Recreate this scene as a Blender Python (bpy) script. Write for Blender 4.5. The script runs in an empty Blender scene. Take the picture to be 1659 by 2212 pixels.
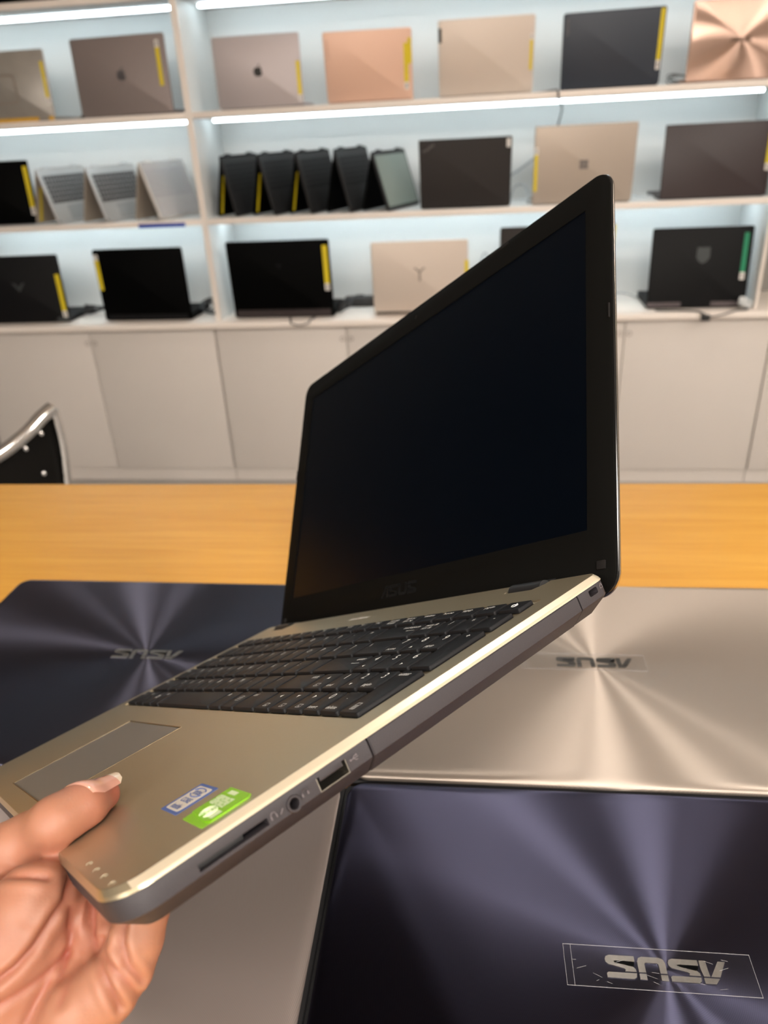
import bpy, bmesh, math, random
import numpy as np
from mathutils import Vector, Matrix
random.seed(4)
S = bpy.context.scene
COL = S.collection
R_ = math.radians

# ------------------------------------------------------------------ camera, world, exposure
cam = bpy.data.cameras.new('camera')
cam.sensor_fit = 'VERTICAL'; cam.sensor_height = 36.0; cam.sensor_width = 27.0
cam.lens = 1617.5 / 2212 * 36.0
cam.clip_start = 0.01
cam.dof.use_dof = True; cam.dof.focus_distance = 0.36; cam.dof.aperture_fstop = 9.6
co = bpy.data.objects.new('camera', cam); COL.objects.link(co)
cr = Vector((0.99239572, 0.11371496, -0.04711303)); cu = Vector((-0.01004026, 0.45626742, 0.88978606)); cf = Vector((-0.12267812, 0.88254686, -0.45393956))
co.matrix_world = Matrix(((cr.x, cu.x, -cf.x, 0), (cr.y, cu.y, -cf.y, 0), (cr.z, cu.z, -cf.z, 1.284), (0, 0, 0, 1)))
S.camera = co
S.view_settings.view_transform = 'Standard'; S.view_settings.look = 'None'
S.view_settings.gamma = 1.0; S.view_settings.use_curve_mapping = False
S.view_settings.exposure = 0.0
w = bpy.data.worlds.new('world'); S.world = w; w.use_nodes = True
w.node_tree.nodes['Background'].inputs[0].default_value = (0.5, 0.47, 0.44, 1)
w.node_tree.nodes['Background'].inputs[1].default_value = 0.05
CEIL_Z = 2.8
PANEL_E = 41.0          # ceiling panels
LED_E = 13.5             # shelf light strips
PANELS = [(2.4, -0.4, 1.2, 0.5), (0.7, -2.3, 1.4, 0.7), (-1.4, -2.5, 1.4, 0.7), (0.3, -0.6, 0.6, 0.3), (0.15, 1.85, 0.32, 0.2), (2.4, 1.3, 0.4, 0.25)]  # unseen; the left-rear and last panels are added to light the cabinets
WARM = (1.0, 0.92, 0.83); COOL = (0.80, 0.94, 1.0)

# ------------------------------------------------------------------ materials
MATS = {}
def _new(name):
    m = bpy.data.materials.new(name); m.use_nodes = True
    b = m.node_tree.nodes['Principled BSDF']; MATS[name] = m
    return m, m.node_tree.nodes, m.node_tree.links, b
def mat(name, col, rough=0.5, metal=0.0, noise=0.0, nscale=60.0, bump=0.0, bscale=800.0, spec=0.5, coat=0.0, emit=0.0, trans=0.0):
    m, N, L, b = _new(name)
    b.inputs['Base Color'].default_value = (*col, 1); b.inputs['Roughness'].default_value = rough
    b.inputs['Metallic'].default_value = metal; b.inputs['Specular IOR Level'].default_value = spec
    b.inputs['Coat Weight'].default_value = coat; b.inputs['Transmission Weight'].default_value = trans
    tc = N.new('ShaderNodeTexCoord')
    nz = N.new('ShaderNodeTexNoise'); nz.inputs['Scale'].default_value = nscale; nz.inputs['Detail'].default_value = 3
    L.new(tc.outputs['Object'], nz.inputs['Vector'])
    mx = N.new('ShaderNodeMix'); mx.data_type = 'RGBA'
    mx.inputs[6].default_value = (*[max(0, c * (1 - noise)) for c in col], 1); mx.inputs[7].default_value = (*[min(1, c * (1 + noise)) for c in col], 1)
    L.new(nz.outputs['Fac'], mx.inputs[0]); L.new(mx.outputs[2], b.inputs['Base Color'])
    if bump > 0:
        n2 = N.new('ShaderNodeTexNoise'); n2.inputs['Scale'].default_value = bscale; n2.inputs['Detail'].default_value = 2
        L.new(tc.outputs['Object'], n2.inputs['Vector'])
        bp = N.new('ShaderNodeBump'); bp.inputs['Strength'].default_value = bump; bp.inputs['Distance'].default_value = 0.0004
        L.new(n2.outputs['Fac'], bp.inputs['Height']); L.new(bp.outputs['Normal'], b.inputs['Normal'])
    if emit > 0:
        b.inputs['Emission Color'].default_value = (*col, 1); b.inputs['Emission Strength'].default_value = emit
    return m
def spun_mat(name, col, rough, aniso, mask=(1, 1, 0), center=(0, 0, 0), metal=1.0, sharp=0.0):
    m, N, L, b = _new(name)
    b.inputs['Base Color'].default_value = (*col, 1); b.inputs['Metallic'].default_value = metal
    b.inputs['Roughness'].default_value = rough; b.inputs['Anisotropic'].default_value = aniso
    tc = N.new('ShaderNodeTexCoord')
    sb = N.new('ShaderNodeVectorMath'); sb.operation = 'SUBTRACT'; sb.inputs[1].default_value = center
    mu = N.new('ShaderNodeVectorMath'); mu.operation = 'MULTIPLY'; mu.inputs[1].default_value = mask
    no = N.new('ShaderNodeVectorMath'); no.operation = 'NORMALIZE'
    vt = N.new('ShaderNodeVectorTransform'); vt.vector_type = 'VECTOR'; vt.convert_from = 'OBJECT'; vt.convert_to = 'WORLD'
    L.new(tc.outputs['Object'], sb.inputs[0]); L.new(sb.outputs[0], mu.inputs[0]); L.new(mu.outputs[0], no.inputs[0])
    L.new(no.outputs[0], vt.inputs[0]); L.new(vt.outputs[0], b.inputs['Tangent'])
    ln = N.new('ShaderNodeVectorMath'); ln.operation = 'LENGTH'; L.new(mu.outputs[0], ln.inputs[0])
    sc = N.new('ShaderNodeMath'); sc.operation = 'MULTIPLY'; sc.inputs[1].default_value = 2 * math.pi / 0.0009; L.new(ln.outputs['Value'], sc.inputs[0])
    sn = N.new('ShaderNodeMath'); sn.operation = 'SINE'; L.new(sc.outputs[0], sn.inputs[0])
    mr = N.new('ShaderNodeMapRange'); mr.inputs[1].default_value = -1; mr.inputs[2].default_value = 1; mr.inputs[3].default_value = 0.9; mr.inputs[4].default_value = 1.06
    L.new(sn.outputs[0], mr.inputs[0])
    vm = N.new('ShaderNodeMix'); vm.data_type = 'RGBA'; vm.blend_type = 'MULTIPLY'; vm.inputs[0].default_value = 1
    vm.inputs[6].default_value = (*col, 1); L.new(mr.outputs[0], vm.inputs[7]); L.new(vm.outputs[2], b.inputs['Base Color'])
    if sharp > 0:                                   # a second, tighter lobe across the turned grooves
        g = N.new('ShaderNodeBsdfAnisotropic'); g.inputs['Roughness'].default_value = 0.36; g.inputs['Anisotropy'].default_value = -0.82
        L.new(vm.outputs[2], g.inputs['Color']); L.new(vt.outputs[0], g.inputs['Tangent'])
        ms = N.new('ShaderNodeMixShader'); ms.inputs[0].default_value = sharp
        L.new(b.outputs[0], ms.inputs[1]); L.new(g.outputs[0], ms.inputs[2]); L.new(ms.outputs[0], N['Material Output'].inputs['Surface'])
    return m
def wood_mat(name, c1, c2, rough):
    m, N, L, b = _new(name)
    tc = N.new('ShaderNodeTexCoord'); mp = N.new('ShaderNodeMapping'); mp.inputs['Scale'].default_value = (0.9, 14, 14)
    L.new(tc.outputs['Object'], mp.inputs[0])
    nz = N.new('ShaderNodeTexNoise'); nz.inputs['Scale'].default_value = 5; nz.inputs['Detail'].default_value = 7; nz.inputs['Roughness'].default_value = 0.62
    L.new(mp.outputs[0], nz.inputs['Vector'])
    rp = N.new('ShaderNodeValToRGB'); rp.color_ramp.elements[0].color = (*c1, 1); rp.color_ramp.elements[1].color = (*c2, 1)
    rp.color_ramp.elements[0].position = 0.32; rp.color_ramp.elements[1].position = 0.68
    L.new(nz.outputs['Fac'], rp.inputs[0]); L.new(rp.outputs[0], b.inputs['Base Color']); b.inputs['Specular IOR Level'].default_value = 0.25; b.inputs['Roughness'].default_value = rough
    return m
def film_mat(name, alpha, rough=0.12):
    m, N, L, b = _new(name)
    b.inputs['Base Color'].default_value = (0.06, 0.06, 0.065, 1) if alpha < 0.2 else (0.75, 0.74, 0.78, 1); b.inputs['Roughness'].default_value = rough; b.inputs['Alpha'].default_value = alpha
    return m
laminate = mat('laminate_warm_lit', (0.86, 0.775, 0.705), 0.45, noise=0.02, nscale=8)  # board edges and worktop; warm room light put into the colour
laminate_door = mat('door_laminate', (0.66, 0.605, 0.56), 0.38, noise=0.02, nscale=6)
lam_cool_lit = mat('laminate_cool_lit', (0.74, 0.75, 0.74), 0.5, noise=0.015, nscale=6)  # same board inside the bays; cool strip light put into the colour
gap_dark = mat('gap_dark', (0.12, 0.11, 0.10), 0.8, noise=0.05)
maple = wood_mat('maple_wood', (0.60, 0.285, 0.038), (0.70, 0.365, 0.066), 0.48)
led_m3 = mat('strip_diffuser_low', COOL, 0.5, emit=LED_E * 1.7)
led_m = mat('strip_diffuser', COOL, 0.5, emit=LED_E)
panel_m = mat('panel_diffuser', WARM, 0.5, emit=PANEL_E)
alu = mat('aluminium', (0.70, 0.70, 0.70), 0.35, 1.0, noise=0.03)
wall_m = mat('wall_paint', (0.30, 0.28, 0.26), 0.8, noise=0.03, nscale=4)
ceil_m = mat('ceiling_paint', (0.74, 0.72, 0.69), 0.9, noise=0.02, nscale=4)
floor_m = mat('floor_tile', (0.36, 0.34, 0.32), 0.35, noise=0.12, nscale=7)
gold_deck = mat('gold_anodised', (0.56, 0.475, 0.325), 0.36, 0.85, noise=0.03, nscale=700, bump=0.05, bscale=2500)
rim_glint = mat('polished_edge_glint', (0.92, 0.80, 0.60), 0.30, 0.6, noise=0.02, nscale=700)  # polished bevel, colour lightened to hold the gleam of the ceiling light
pad_m = mat('touchpad_matte', (0.205, 0.185, 0.16), 0.42, 0.25, noise=0.03, nscale=900)
char_m = mat('charcoal_plastic', (0.034, 0.0295, 0.034), 0.48, 0.1, noise=0.15, nscale=1800, bump=0.35, bscale=2600)
key_m = mat('key_black', (0.012, 0.012, 0.0135), 0.45, noise=0.06, nscale=1500, spec=0.14)
legend_m = mat('legend_white', (0.90, 0.90, 0.88), 0.6, noise=0.02)
bezel_m = mat('bezel_black', (0.0055, 0.0053, 0.0048), 0.6, noise=0.06, nscale=1500, spec=0.05)
screen_m = mat('screen_off', (0.0010, 0.0020, 0.0042), 0.30, noise=0.05, nscale=5, spec=0.03)
screen_m.node_tree.nodes['Principled BSDF'].inputs['IOR'].default_value = 1.20; screen_m.node_tree.nodes['Principled BSDF'].inputs['Specular IOR Level'].default_value = 0.5
bezel_m.node_tree.nodes['Principled BSDF'].inputs['IOR'].default_value = 1.10; bezel_m.node_tree.nodes['Principled BSDF'].inputs['Specular IOR Level'].default_value = 0.5
gloss_black = mat('gloss_black', (0.008, 0.008, 0.008), 0.12, noise=0.05)
hole_black = mat('hole_black', (0.004, 0.004, 0.004), 0.9, noise=0.05)
steel = mat('connector_steel', (0.62, 0.58, 0.50), 0.3, 1.0, noise=0.05, nscale=300)
emblem_relief = mat('relief_charcoal', (0.16, 0.14, 0.15), 0.45, 0.1, noise=0.05)
rubber = mat('rubber_grey', (0.013, 0.0115, 0.011), 0.75, noise=0.05, spec=0.15)
blue_m = mat('sticker_blue', (0.06, 0.12, 0.36), 0.4, noise=0.03)
cream_m = mat('sticker_cream', (0.66, 0.60, 0.52), 0.45, noise=0.03)
green_m = mat('sticker_green', (0.24, 0.56, 0.015), 0.35, noise=0.03)
green_edge = mat('sticker_green_pale', (0.42, 0.74, 0.16), 0.35, noise=0.03)
white_m = mat('sticker_white', (0.78, 0.74, 0.70), 0.5, noise=0.03)
yellow_m = mat('sticker_yellow', (0.72, 0.56, 0.012), 0.5, noise=0.05, nscale=40)
orange_m = mat('tape_orange', (0.66, 0.36, 0.03), 0.5, noise=0.08, nscale=40)
tag_green = mat('sticker_dark_green', (0.005, 0.22, 0.10), 0.5, noise=0.05)
blue_strip = mat('strip_blue', (0.02, 0.05, 0.36), 0.4, noise=0.25, nscale=40)
ink = mat('ink_dark', (0.03, 0.03, 0.03), 0.6, noise=0.05)
black_pl = mat('black_plastic', (0.013, 0.013, 0.014), 0.45, noise=0.06, nscale=200)
cable_m = mat('cable_black', (0.02, 0.02, 0.022), 0.5, noise=0.08)
cable_g = mat('cable_grey', (0.42, 0.44, 0.45), 0.5, noise=0.05)
cable_w = mat('cable_white', (0.72, 0.74, 0.74), 0.5, noise=0.03)
chrome = mat('chrome', (0.80, 0.80, 0.80), 0.12, 1.0, noise=0.03)
leather = mat('black_upholstery', (0.004, 0.0035, 0.003), 0.6, noise=0.1, nscale=200, bump=0.3, bscale=500, spec=0.15)
film = film_mat('clear_film', 0.03)
film_edge = film_mat('clear_film_edge', 0.24, 0.3)

# ------------------------------------------------------------------ mesh helpers
def obj(name, me, m=None, parent=None, M=None):
    o = bpy.data.objects.new(name, me); COL.objects.link(o)
    for x in (m if isinstance(m, (list, tuple)) else [m] if m else []): me.materials.append(x)
    if parent is not None: o.parent = parent
    if M is not None: o.matrix_basis = M if isinstance(M, Matrix) else Matrix.Translation(M)
    return o
def finish(me, sharp=35):
    me.polygons.foreach_set('use_smooth', [True] * len(me.polygons)); me.set_sharp_from_angle(angle=R_(sharp)); me.update()
    return me
def from_bm(name, bm, m=None, parent=None, M=None, sharp=35, recalc=True):
    if recalc: bmesh.ops.recalc_face_normals(bm, faces=bm.faces)
    me = bpy.data.meshes.new(name); bm.to_mesh(me); bm.free()
    return obj(name, finish(me, sharp), m, parent, M)
def empty(name, loc=(0, 0, 0), M=None):
    o = bpy.data.objects.new(name, None); COL.objects.link(o); o.empty_display_size = 0.05
    o.matrix_basis = M if M is not None else Matrix.Translation(loc)
    return o
def tag(o, label, cat, group=None, kind=None):
    o['label'] = label; o['category'] = cat
    if group: o['group'] = group
    if kind: o['kind'] = kind
    return o
def add_box(bm, x0, x1, y0, y1, z0, z1, bev=0.0, seg=2, mi=0):
    r = bmesh.ops.create_cube(bm, size=1.0, matrix=Matrix.Translation(((x0 + x1) / 2, (y0 + y1) / 2, (z0 + z1) / 2)) @ Matrix.Diagonal((x1 - x0, y1 - y0, z1 - z0, 1)))
    fs = {f for v in r['verts'] for f in v.link_faces}
    for f in fs: f.material_index = mi
    if bev > 0:
        bmesh.ops.bevel(bm, geom=list({e for f in fs for e in f.edges}), offset=bev, segments=seg, affect='EDGES', profile=0.5, clamp_overlap=True)
def box(name, x0, x1, y0, y1, z0, z1, m, parent=None, bev=0.0, M=None, seg=2):
    bm = bmesh.new(); add_box(bm, x0, x1, y0, y1, z0, z1, bev, seg)
    return from_bm(name, bm, m, parent, M)
def rrect(w, h, r, n=8, cx=0.0, cy=0.0):
    rs = r if isinstance(r, tuple) else (r, r); p = []          # (rear, front) corner radii
    for (sx, sy, a0) in ((1, 1, 0), (-1, 1, 90), (-1, -1, 180), (1, -1, 270)):
        r = rs[0] if sy > 0 else rs[1]; r = max(min(r, w / 2 - 1e-5, h / 2 - 1e-5), 1e-5)
        for i in range(n + 1):
            a = R_(a0 + 90 * i / n); p.append((cx + sx * (w / 2 - r) + r * math.cos(a), cy + sy * (h / 2 - r) + r * math.sin(a)))
    return p
def add_slab(bm, w, h, r, prof, cx=0.0, cy=0.0, n=8, mis=None):
    """closed slab with rounded-rectangle plan; prof = [(inset, z), ...] top to bottom"""
    rings = []
    for ins, z in prof:
        ix, iy = ins if isinstance(ins, tuple) else (ins, ins)
        rings.append([bm.verts.new((x, y, z)) for x, y in rrect(w - 2 * ix, h - 2 * iy, tuple(max(q - (ix + iy) / 2, 0.0003) for q in (r if isinstance(r, tuple) else (r, r))), n, cx, cy)])
    k = len(rings[0])
    bm.faces.new(rings[0]).material_index = (mis or [0] * 99)[0]
    for q in range(len(rings) - 1):
        a, b = rings[q], rings[q + 1]
        for i in range(k):
            f = bm.faces.new((a[i], b[i], b[(i + 1) % k], a[(i + 1) % k])); f.material_index = (mis or [0] * 99)[q + 1]
    bm.faces.new(rings[-1][::-1]).material_index = (mis or [0] * 99)[len(rings)]
def slab(name, w, h, r, prof, m, parent=None, M=None, cx=0.0, cy=0.0, n=8, mis=None, sharp=35):
    bm = bmesh.new(); add_slab(bm, w, h, r, prof, cx, cy, n, mis)
    return from_bm(name, bm, m, parent, M, sharp)
def add_poly(bm, pts, z0, z1, mi=0):
    a = [bm.verts.new((x, y, z1)) for x, y in pts]; b = [bm.verts.new((x, y, z0)) for x, y in pts]; k = len(pts)
    fs = [bm.faces.new(a), bm.faces.new(b[::-1])]
    for i in range(k): fs.append(bm.faces.new((a[i], b[i], b[(i + 1) % k], a[(i + 1) % k])))
    for f in fs: f.material_index = mi
    bmesh.ops.triangulate(bm, faces=fs[:2])
def polys(name, plist, z0, z1, m, parent=None, M=None, scale=1.0, off=(0, 0)):
    bm = bmesh.new()
    for i, p in enumerate(plist):
        dz = 0.0
        add_poly(bm, [(x * scale + off[0], y * scale + off[1]) for x, y in p], z0, z1 + dz)
    return from_bm(name, bm, m, parent, M)
def add_tube(bm, pts, rad, n=8, mi=0, caps=True):
    pts = [Vector(p) for p in pts]; rings = []; prev = None
    rads = rad if isinstance(rad, (list, tuple)) else [rad] * len(pts)
    for i, p in enumerate(pts):
        t = (pts[min(i + 1, len(pts) - 1)] - pts[max(i - 1, 0)]).normalized()
        if prev is None:
            u = t.cross(Vector((0, 0, 1)));  u = t.cross(Vector((0, 1, 0))) if u.length < 0.1 else u
        else: u = prev - t * prev.dot(t)
        u.normalize(); prev = u; v = t.cross(u)
        rings.append([bm.verts.new(p + (u * math.cos(2 * math.pi * k / n) + v * math.sin(2 * math.pi * k / n)) * rads[i]) for k in range(n)])
    for a, b in zip(rings, rings[1:]):
        for k in range(n): bm.faces.new((a[k], a[(k + 1) % n], b[(k + 1) % n], b[k])).material_index = mi
    if caps: bm.faces.new(rings[0][::-1]).material_index = mi; bm.faces.new(rings[-1]).material_index = mi
def smooth_path(pts, n=8):
    P = [Vector(p) for p in pts]; out = []
    for i in range(len(P) - 1):
        p0, p1, p2, p3 = P[max(i - 1, 0)], P[i], P[i + 1], P[min(i + 2, len(P) - 1)]
        for k in range(n):
            t = k / n; out.append(0.5 * ((2 * p1) + (p2 - p0) * t + (2 * p0 - 5 * p1 + 4 * p2 - p3) * t * t + (3 * p1 - p0 - 3 * p2 + p3) * t ** 3))
    out.append(P[-1]); return out
def tube(name, pts, rad, m, parent=None, n=8, smooth=True, M=None):
    bm = bmesh.new(); add_tube(bm, smooth_path(pts) if smooth else pts, rad, n)
    return from_bm(name, bm, m, parent, M, 50)
def add_cyl(bm, c, axis, r, depth, n=24, r2=None):
    q = Vector((0, 0, 1)).rotation_difference(Vector(axis).normalized()).to_matrix().to_4x4()
    bmesh.ops.create_cone(bm, cap_ends=True, segments=n, radius1=r, radius2=r if r2 is None else r2, depth=depth, matrix=Matrix.Translation(c) @ q)
def cyl(name, c, axis, r, depth, m, parent=None, n=24):
    bm = bmesh.new(); add_cyl(bm, c, axis, r, depth, n)
    return from_bm(name, bm, m, parent)
def cut(o, cutters, sharp=35):
    for c in cutters:
        md = o.modifiers.new('cut', 'BOOLEAN'); md.operation = 'DIFFERENCE'; md.object = c; md.solver = 'EXACT'
    bpy.context.view_layer.update()
    dg = bpy.context.evaluated_depsgraph_get()
    me = bpy.data.meshes.new_from_object(o.evaluated_get(dg)); o.modifiers.clear(); old = o.data; o.data = me; bpy.data.meshes.remove(old)
    for c in cutters: d = c.data; bpy.data.objects.remove(c); bpy.data.meshes.remove(d)
    finish(me, sharp)
_gl = {}
def text_polys(s, size, align='LEFT', bold=0.0, shear=0.0):
    """mesh (verts 2D, faces) of a line of lettering"""
    cu_ = bpy.data.curves.new('lettering', 'FONT'); cu_.body = s; cu_.size = size; cu_.align_x = align; cu_.offset = bold; cu_.shear = shear; cu_.resolution_u = 3
    t = bpy.data.objects.new('lettering', cu_); COL.objects.link(t); bpy.context.view_layer.update()
    me = bpy.data.meshes.new_from_object(t.evaluated_get(bpy.context.evaluated_depsgraph_get()))
    v = [tuple(x.co[:2]) for x in me.vertices]; f = [tuple(p.vertices) for p in me.polygons]
    bpy.data.objects.remove(t); bpy.data.curves.remove(cu_); bpy.data.meshes.remove(me)
    return v, f
def add_text(bm, s, size, M, align='LEFT', bold=0.0, shear=0.0, mi=0):
    key = (s, size, align, bold, shear)
    if key not in _gl: _gl[key] = text_polys(*key)
    v, f = _gl[key]; vs = [bm.verts.new(M @ Vector((x, y, 0))) for x, y in v]
    for p in f:
        try: bm.faces.new([vs[i] for i in p]).material_index = mi
        except ValueError: pass
def lettering(name, items, m, parent=None, M=None):
    """items: (text, size, matrix, align)"""
    bm = bmesh.new()
    for it in items: add_text(bm, it[0], it[1], it[2], it[3] if len(it) > 3 else 'LEFT', it[4] if len(it) > 4 else 0.0)
    me = bpy.data.meshes.new(name); bm.to_mesh(me); bm.free()
    return obj(name, me, m, parent, M)
def T(x, y, z=0.0): return Matrix.Translation((x, y, z))
RX = lambda a: Matrix.Rotation(a, 4, 'X'); RY = lambda a: Matrix.Rotation(a, 4, 'Y'); RZ = lambda a: Matrix.Rotation(a, 4, 'Z')

# emblem outlines (unit: 1 = letter height)
def word_emblem():
    def sh(pts, dx): return [((x + dx) / 150, y / 150) for x, y in pts]
    s_top = [(0, 113), (178, 113), (190, 122), (190, 150), (22, 150), (4, 138)]
    s_low = [(0, 104), (2, 86), (16, 72), (120, 52), (136, 44), (130, 36), (0, 36), (0, 0), (160, 0), (182, 10), (190, 28), (188, 48), (172, 62), (76, 84), (66, 92), (72, 104)]
    a = [[(62, 113), (160, 113), (160, 150), (92, 150)], [(0, 0), (46, 0), (112, 104), (56, 104)], [(118, 104), (158, 104), (166, 60), (166, 0), (124, 0), (122, 60)]]
    u = [[(0, 113), (44, 113), (44, 150), (0, 150)], [(134, 113), (178, 113), (178, 150), (134, 150)],
         [(0, 104), (0, 34), (10, 10), (34, 0), (146, 0), (168, 10), (178, 34), (178, 104), (134, 104), (134, 46), (126, 38), (52, 38), (44, 46), (44, 104)]]
    out = [sh(p, 0) for p in a] + [sh(p, 176) for p in (s_top, s_low)] + [sh(p, 384) for p in u] + [sh(p, 578) for p in (s_top, s_low)]
    return out, 768 / 150
WORD, WORD_W = word_emblem()
def fruit_emblem():
    p = []
    for i in range(48):
        a = 2 * math.pi * i / 48 + math.pi / 2
        r = 0.40 - 0.07 * math.exp(-((math.cos(a)) / 0.28) ** 2) * (1 if math.sin(a) > 0 else 0.55) + 0.03 * abs(math.cos(a))
        x, y = r * math.cos(a) * 0.98, r * math.sin(a) * 1.02
        d = math.hypot(x - 0.47, y - 0.07)
        if d < 0.17: x = 0.47 - math.sqrt(max(0.17 ** 2 - (y - 0.07) ** 2, 0))
        p.append((x, y))
    leaf = [(0.0, 0.40), (0.02, 0.52), (0.10, 0.60), (0.19, 0.63), (0.18, 0.52), (0.10, 0.43)]
    return [p, leaf]
FRUIT = fruit_emblem()

# ------------------------------------------------------------------ the room
def struct(o): o['kind'] = 'structure'; return o
X0, X1, Y0, Y1 = -4.2, 3.4, -3.4, 3.10
struct(box('floor', X0, X1, Y0, Y1, -0.1, 0.0, floor_m))
struct(box('ceiling', X0, X1, Y0, Y1, CEIL_Z, CEIL_Z + 0.1, ceil_m))
struct(box('wall_back', X0, X1, Y1, Y1 + 0.1, -0.1, CEIL_Z + 0.1, wall_m))
struct(box('wall_front', X0, X1, Y0 - 0.1, Y0, -0.1, CEIL_Z + 0.1, wall_m))
struct(box('wall_left', X0 - 0.1, X0, Y0 - 0.1, Y1 + 0.1, -0.1, CEIL_Z + 0.1, mat('wall_darkened', (0.045, 0.045, 0.05), 0.8, noise=0.05, nscale=4)))  # unseen wall, colour darkened so the held screen reflects little light
struct(box('wall_right', X1, X1 + 0.1, Y0 - 0.1, Y1 + 0.1, -0.1, CEIL_Z + 0.1, wall_m))
for i, (px, py, pw, ph) in enumerate(PANELS):
    t = tag(empty('ceiling_light', (px, py, CEIL_Z - 0.03)), 'rectangular warm white ceiling light panel overhead, outside the photo', 'ceiling light', 'ceiling light panels')
    a, b = pw / 2, ph / 2
    box('diffuser', -a, a, -b, b, 0.0, 0.012, panel_m, t)
    bm = bmesh.new()
    for q in ((-a - .015, a + .015, -b - .015, -b), (-a - .015, a + .015, b, b + .015), (-a - .015, -a, -b, b), (a, a + .015, -b, b)): add_box(bm, *q, -0.003, 0.03)
    from_bm('frame', bm, alu, t)

# ------------------------------------------------------------------ wall shelving, worktop, cabinets
YF, YB = 2.77, 3.085
SH = {1: (1.690, 1.710), 2: (1.348, 1.368), 3: (1.010, 1.030), 0: (2.04, 2.06)}
WT = 0.667
def bay(xa, xb, label):
    t = tag(empty('shelving_unit', ((xa + xb) / 2, YF, WT)), label, 'shelving'); c = Vector(((xa + xb) / 2, YF, WT))
    def bx(name, *q, m=laminate, parent=t, bev=0.001):
        return box(name, q[0] - c.x, q[1] - c.x, q[2] - c.y, q[3] - c.y, q[4] - c.z, q[5] - c.z, m, parent, bev)
    bx('back_panel', xa, xb, YB - 0.012, YB, WT, 2.06, m=lam_cool_lit)
    bm = bmesh.new()
    for s0, s1 in ((xa, xa + 0.011), (xb - 0.011, xb)):
        bm2 = bmesh.new(); add_box(bm2, s0 - c.x, s1 - c.x, 0.0, YB - 0.012 - c.y, 0.0, 2.06 - c.z, 0.0008)
        for f in bm2.faces: f.material_index = 0
        bmesh.ops.recalc_face_normals(bm2, faces=bm2.faces)
        for f in bm2.faces:
            if abs(f.normal.x) > 0.9: f.material_index = 1  # broad faces get the cool-lit copy, front edges the warm-lit one
        me = bpy.data.meshes.new('side_panel'); bm2.to_mesh(me); bm2.free()
        obj('side_panel', finish(me), [laminate, lam_cool_lit], t)
    bm.free()
    for k in (0, 1, 2, 3):
        z0, z1 = SH[k]; xa2, xb2 = xa + 0.0112, xb - 0.0112
        s = bx('shelf', xa2, xb2, YF + (0.001), YB - 0.0125, z0, z1)
        me = s.data; me.materials.append(lam_cool_lit)
        for p in me.polygons:
            if abs(p.normal.z) > 0.9: p.material_index = 1
        st = bx('light_strip', xa2 + 0.02, xb2 - 0.03, YF + 0.150, YF + 0.166, z0 - 0.0135, z0 - 0.0002, m=alu, parent=s, bev=0.0)
        d = bx('diffuser', xa2 + 0.022, xb2 - 0.032, YF + 0.150, YF + 0.163, z0 - 0.0105, z0 - 0.0015, m=led_m3 if k == 3 else led_m, parent=s, bev=0.003)
        bpy.data.objects.remove(st)
        d.name = 'light_strip'
    return t
bay(-2.02, -0.979, 'left bay of the white lit wall shelving, beside the pale upright divider')
bay(-0.979, 0.961, 'wide right bay of the white lit wall shelving with cool strip lights')
wt = box('worktop', -2.4, 2.06, YF - 0.028, YB, 0.642, WT, laminate, bev=0.006, seg=4)
tag(wt, 'long pale worktop with rounded front edge running under the lit shelves', 'worktop')
pull_m = mat('pull_brown_grey', (0.36, 0.31, 0.28), 0.4, 0.3, noise=0.03)
CABS = [(-2.02, -1.003, 'pale two-door base cabinet at the far left, behind the chrome chair'),
        (-1.000, 0.017, 'pale two-door base cabinet left of the raised laptop screen, below the upright divider'),
        (0.020, 1.024, 'pale two-door base cabinet directly right of the raised laptop screen'),
        (1.027, 2.040, 'pale base cabinet cut off by the right edge of the photo')]
for xa, xb, lab in CABS:
    xm = (xa + xb) / 2
    t = tag(empty('base_cabinet', (xm, YF, 0)), lab, 'cabinet', 'base cabinets')
    bm = bmesh.new(); hw = (xb - xa) / 2
    add_box(bm, -hw, hw, 0.020, YB - YF, 0.055, 0.6415)
    from_bm('carcass', bm, gap_dark, t)
    box('plinth', -hw, hw, 0.012, 0.03, 0.0, 0.054, laminate_door, t)
    for sgn in (-1, 1):
        x0, x1 = (-hw + 0.0015, -0.0015) if sgn < 0 else (0.0015, hw - 0.0015)
        d = box('door', x0, x1, 0.0, 0.019, 0.058, 0.639, laminate_door, t, 0.0012)
        bm = bmesh.new(); cx = sgn * 0.016
        n = 20; ri, ro = 0.0065, 0.0095
        for k in range(n):
            a0, a1 = 2 * math.pi * k / n, 2 * math.pi * (k + 1) / n
            q = [(cx + r * math.cos(a), 0.591 + r * math.sin(a)) for r, a in ((ri, a0), (ro, a0), (ro, a1), (ri, a1))]
            bm.faces.new([bm.verts.new((x, -0.0015, z)) for x, z in q])
            bm.faces.new([bm.verts.new((cx + ro * math.cos(a), y, 0.591 + ro * math.sin(a))) for a, y in ((a0, -0.0015), (a0, 0.0), (a1, 0.0), (a1, -0.0015))])
        bmesh.ops.remove_doubles(bm, verts=bm.verts, dist=1e-6)
        from_bm('finger_pull', bm, pull_m, d)

# ------------------------------------------------------------------ table
TZ = 0.85
t = tag(empty('table', (0, 0.40, 0)), 'maple wood table the closed laptops lie on', 'table')
tt = box('tabletop', -1.25, 1.05, -0.60, 0.532, TZ - 0.04, TZ, maple, t, 0.002, M=RZ(R_(0.9)))
for x in (-1.18, 0.98):
    for y in (-0.54, 0.44): box('leg', x - 0.03, x + 0.03, y - 0.03, y + 0.03, 0.0, TZ - 0.041, alu, t, 0.003)

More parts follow.
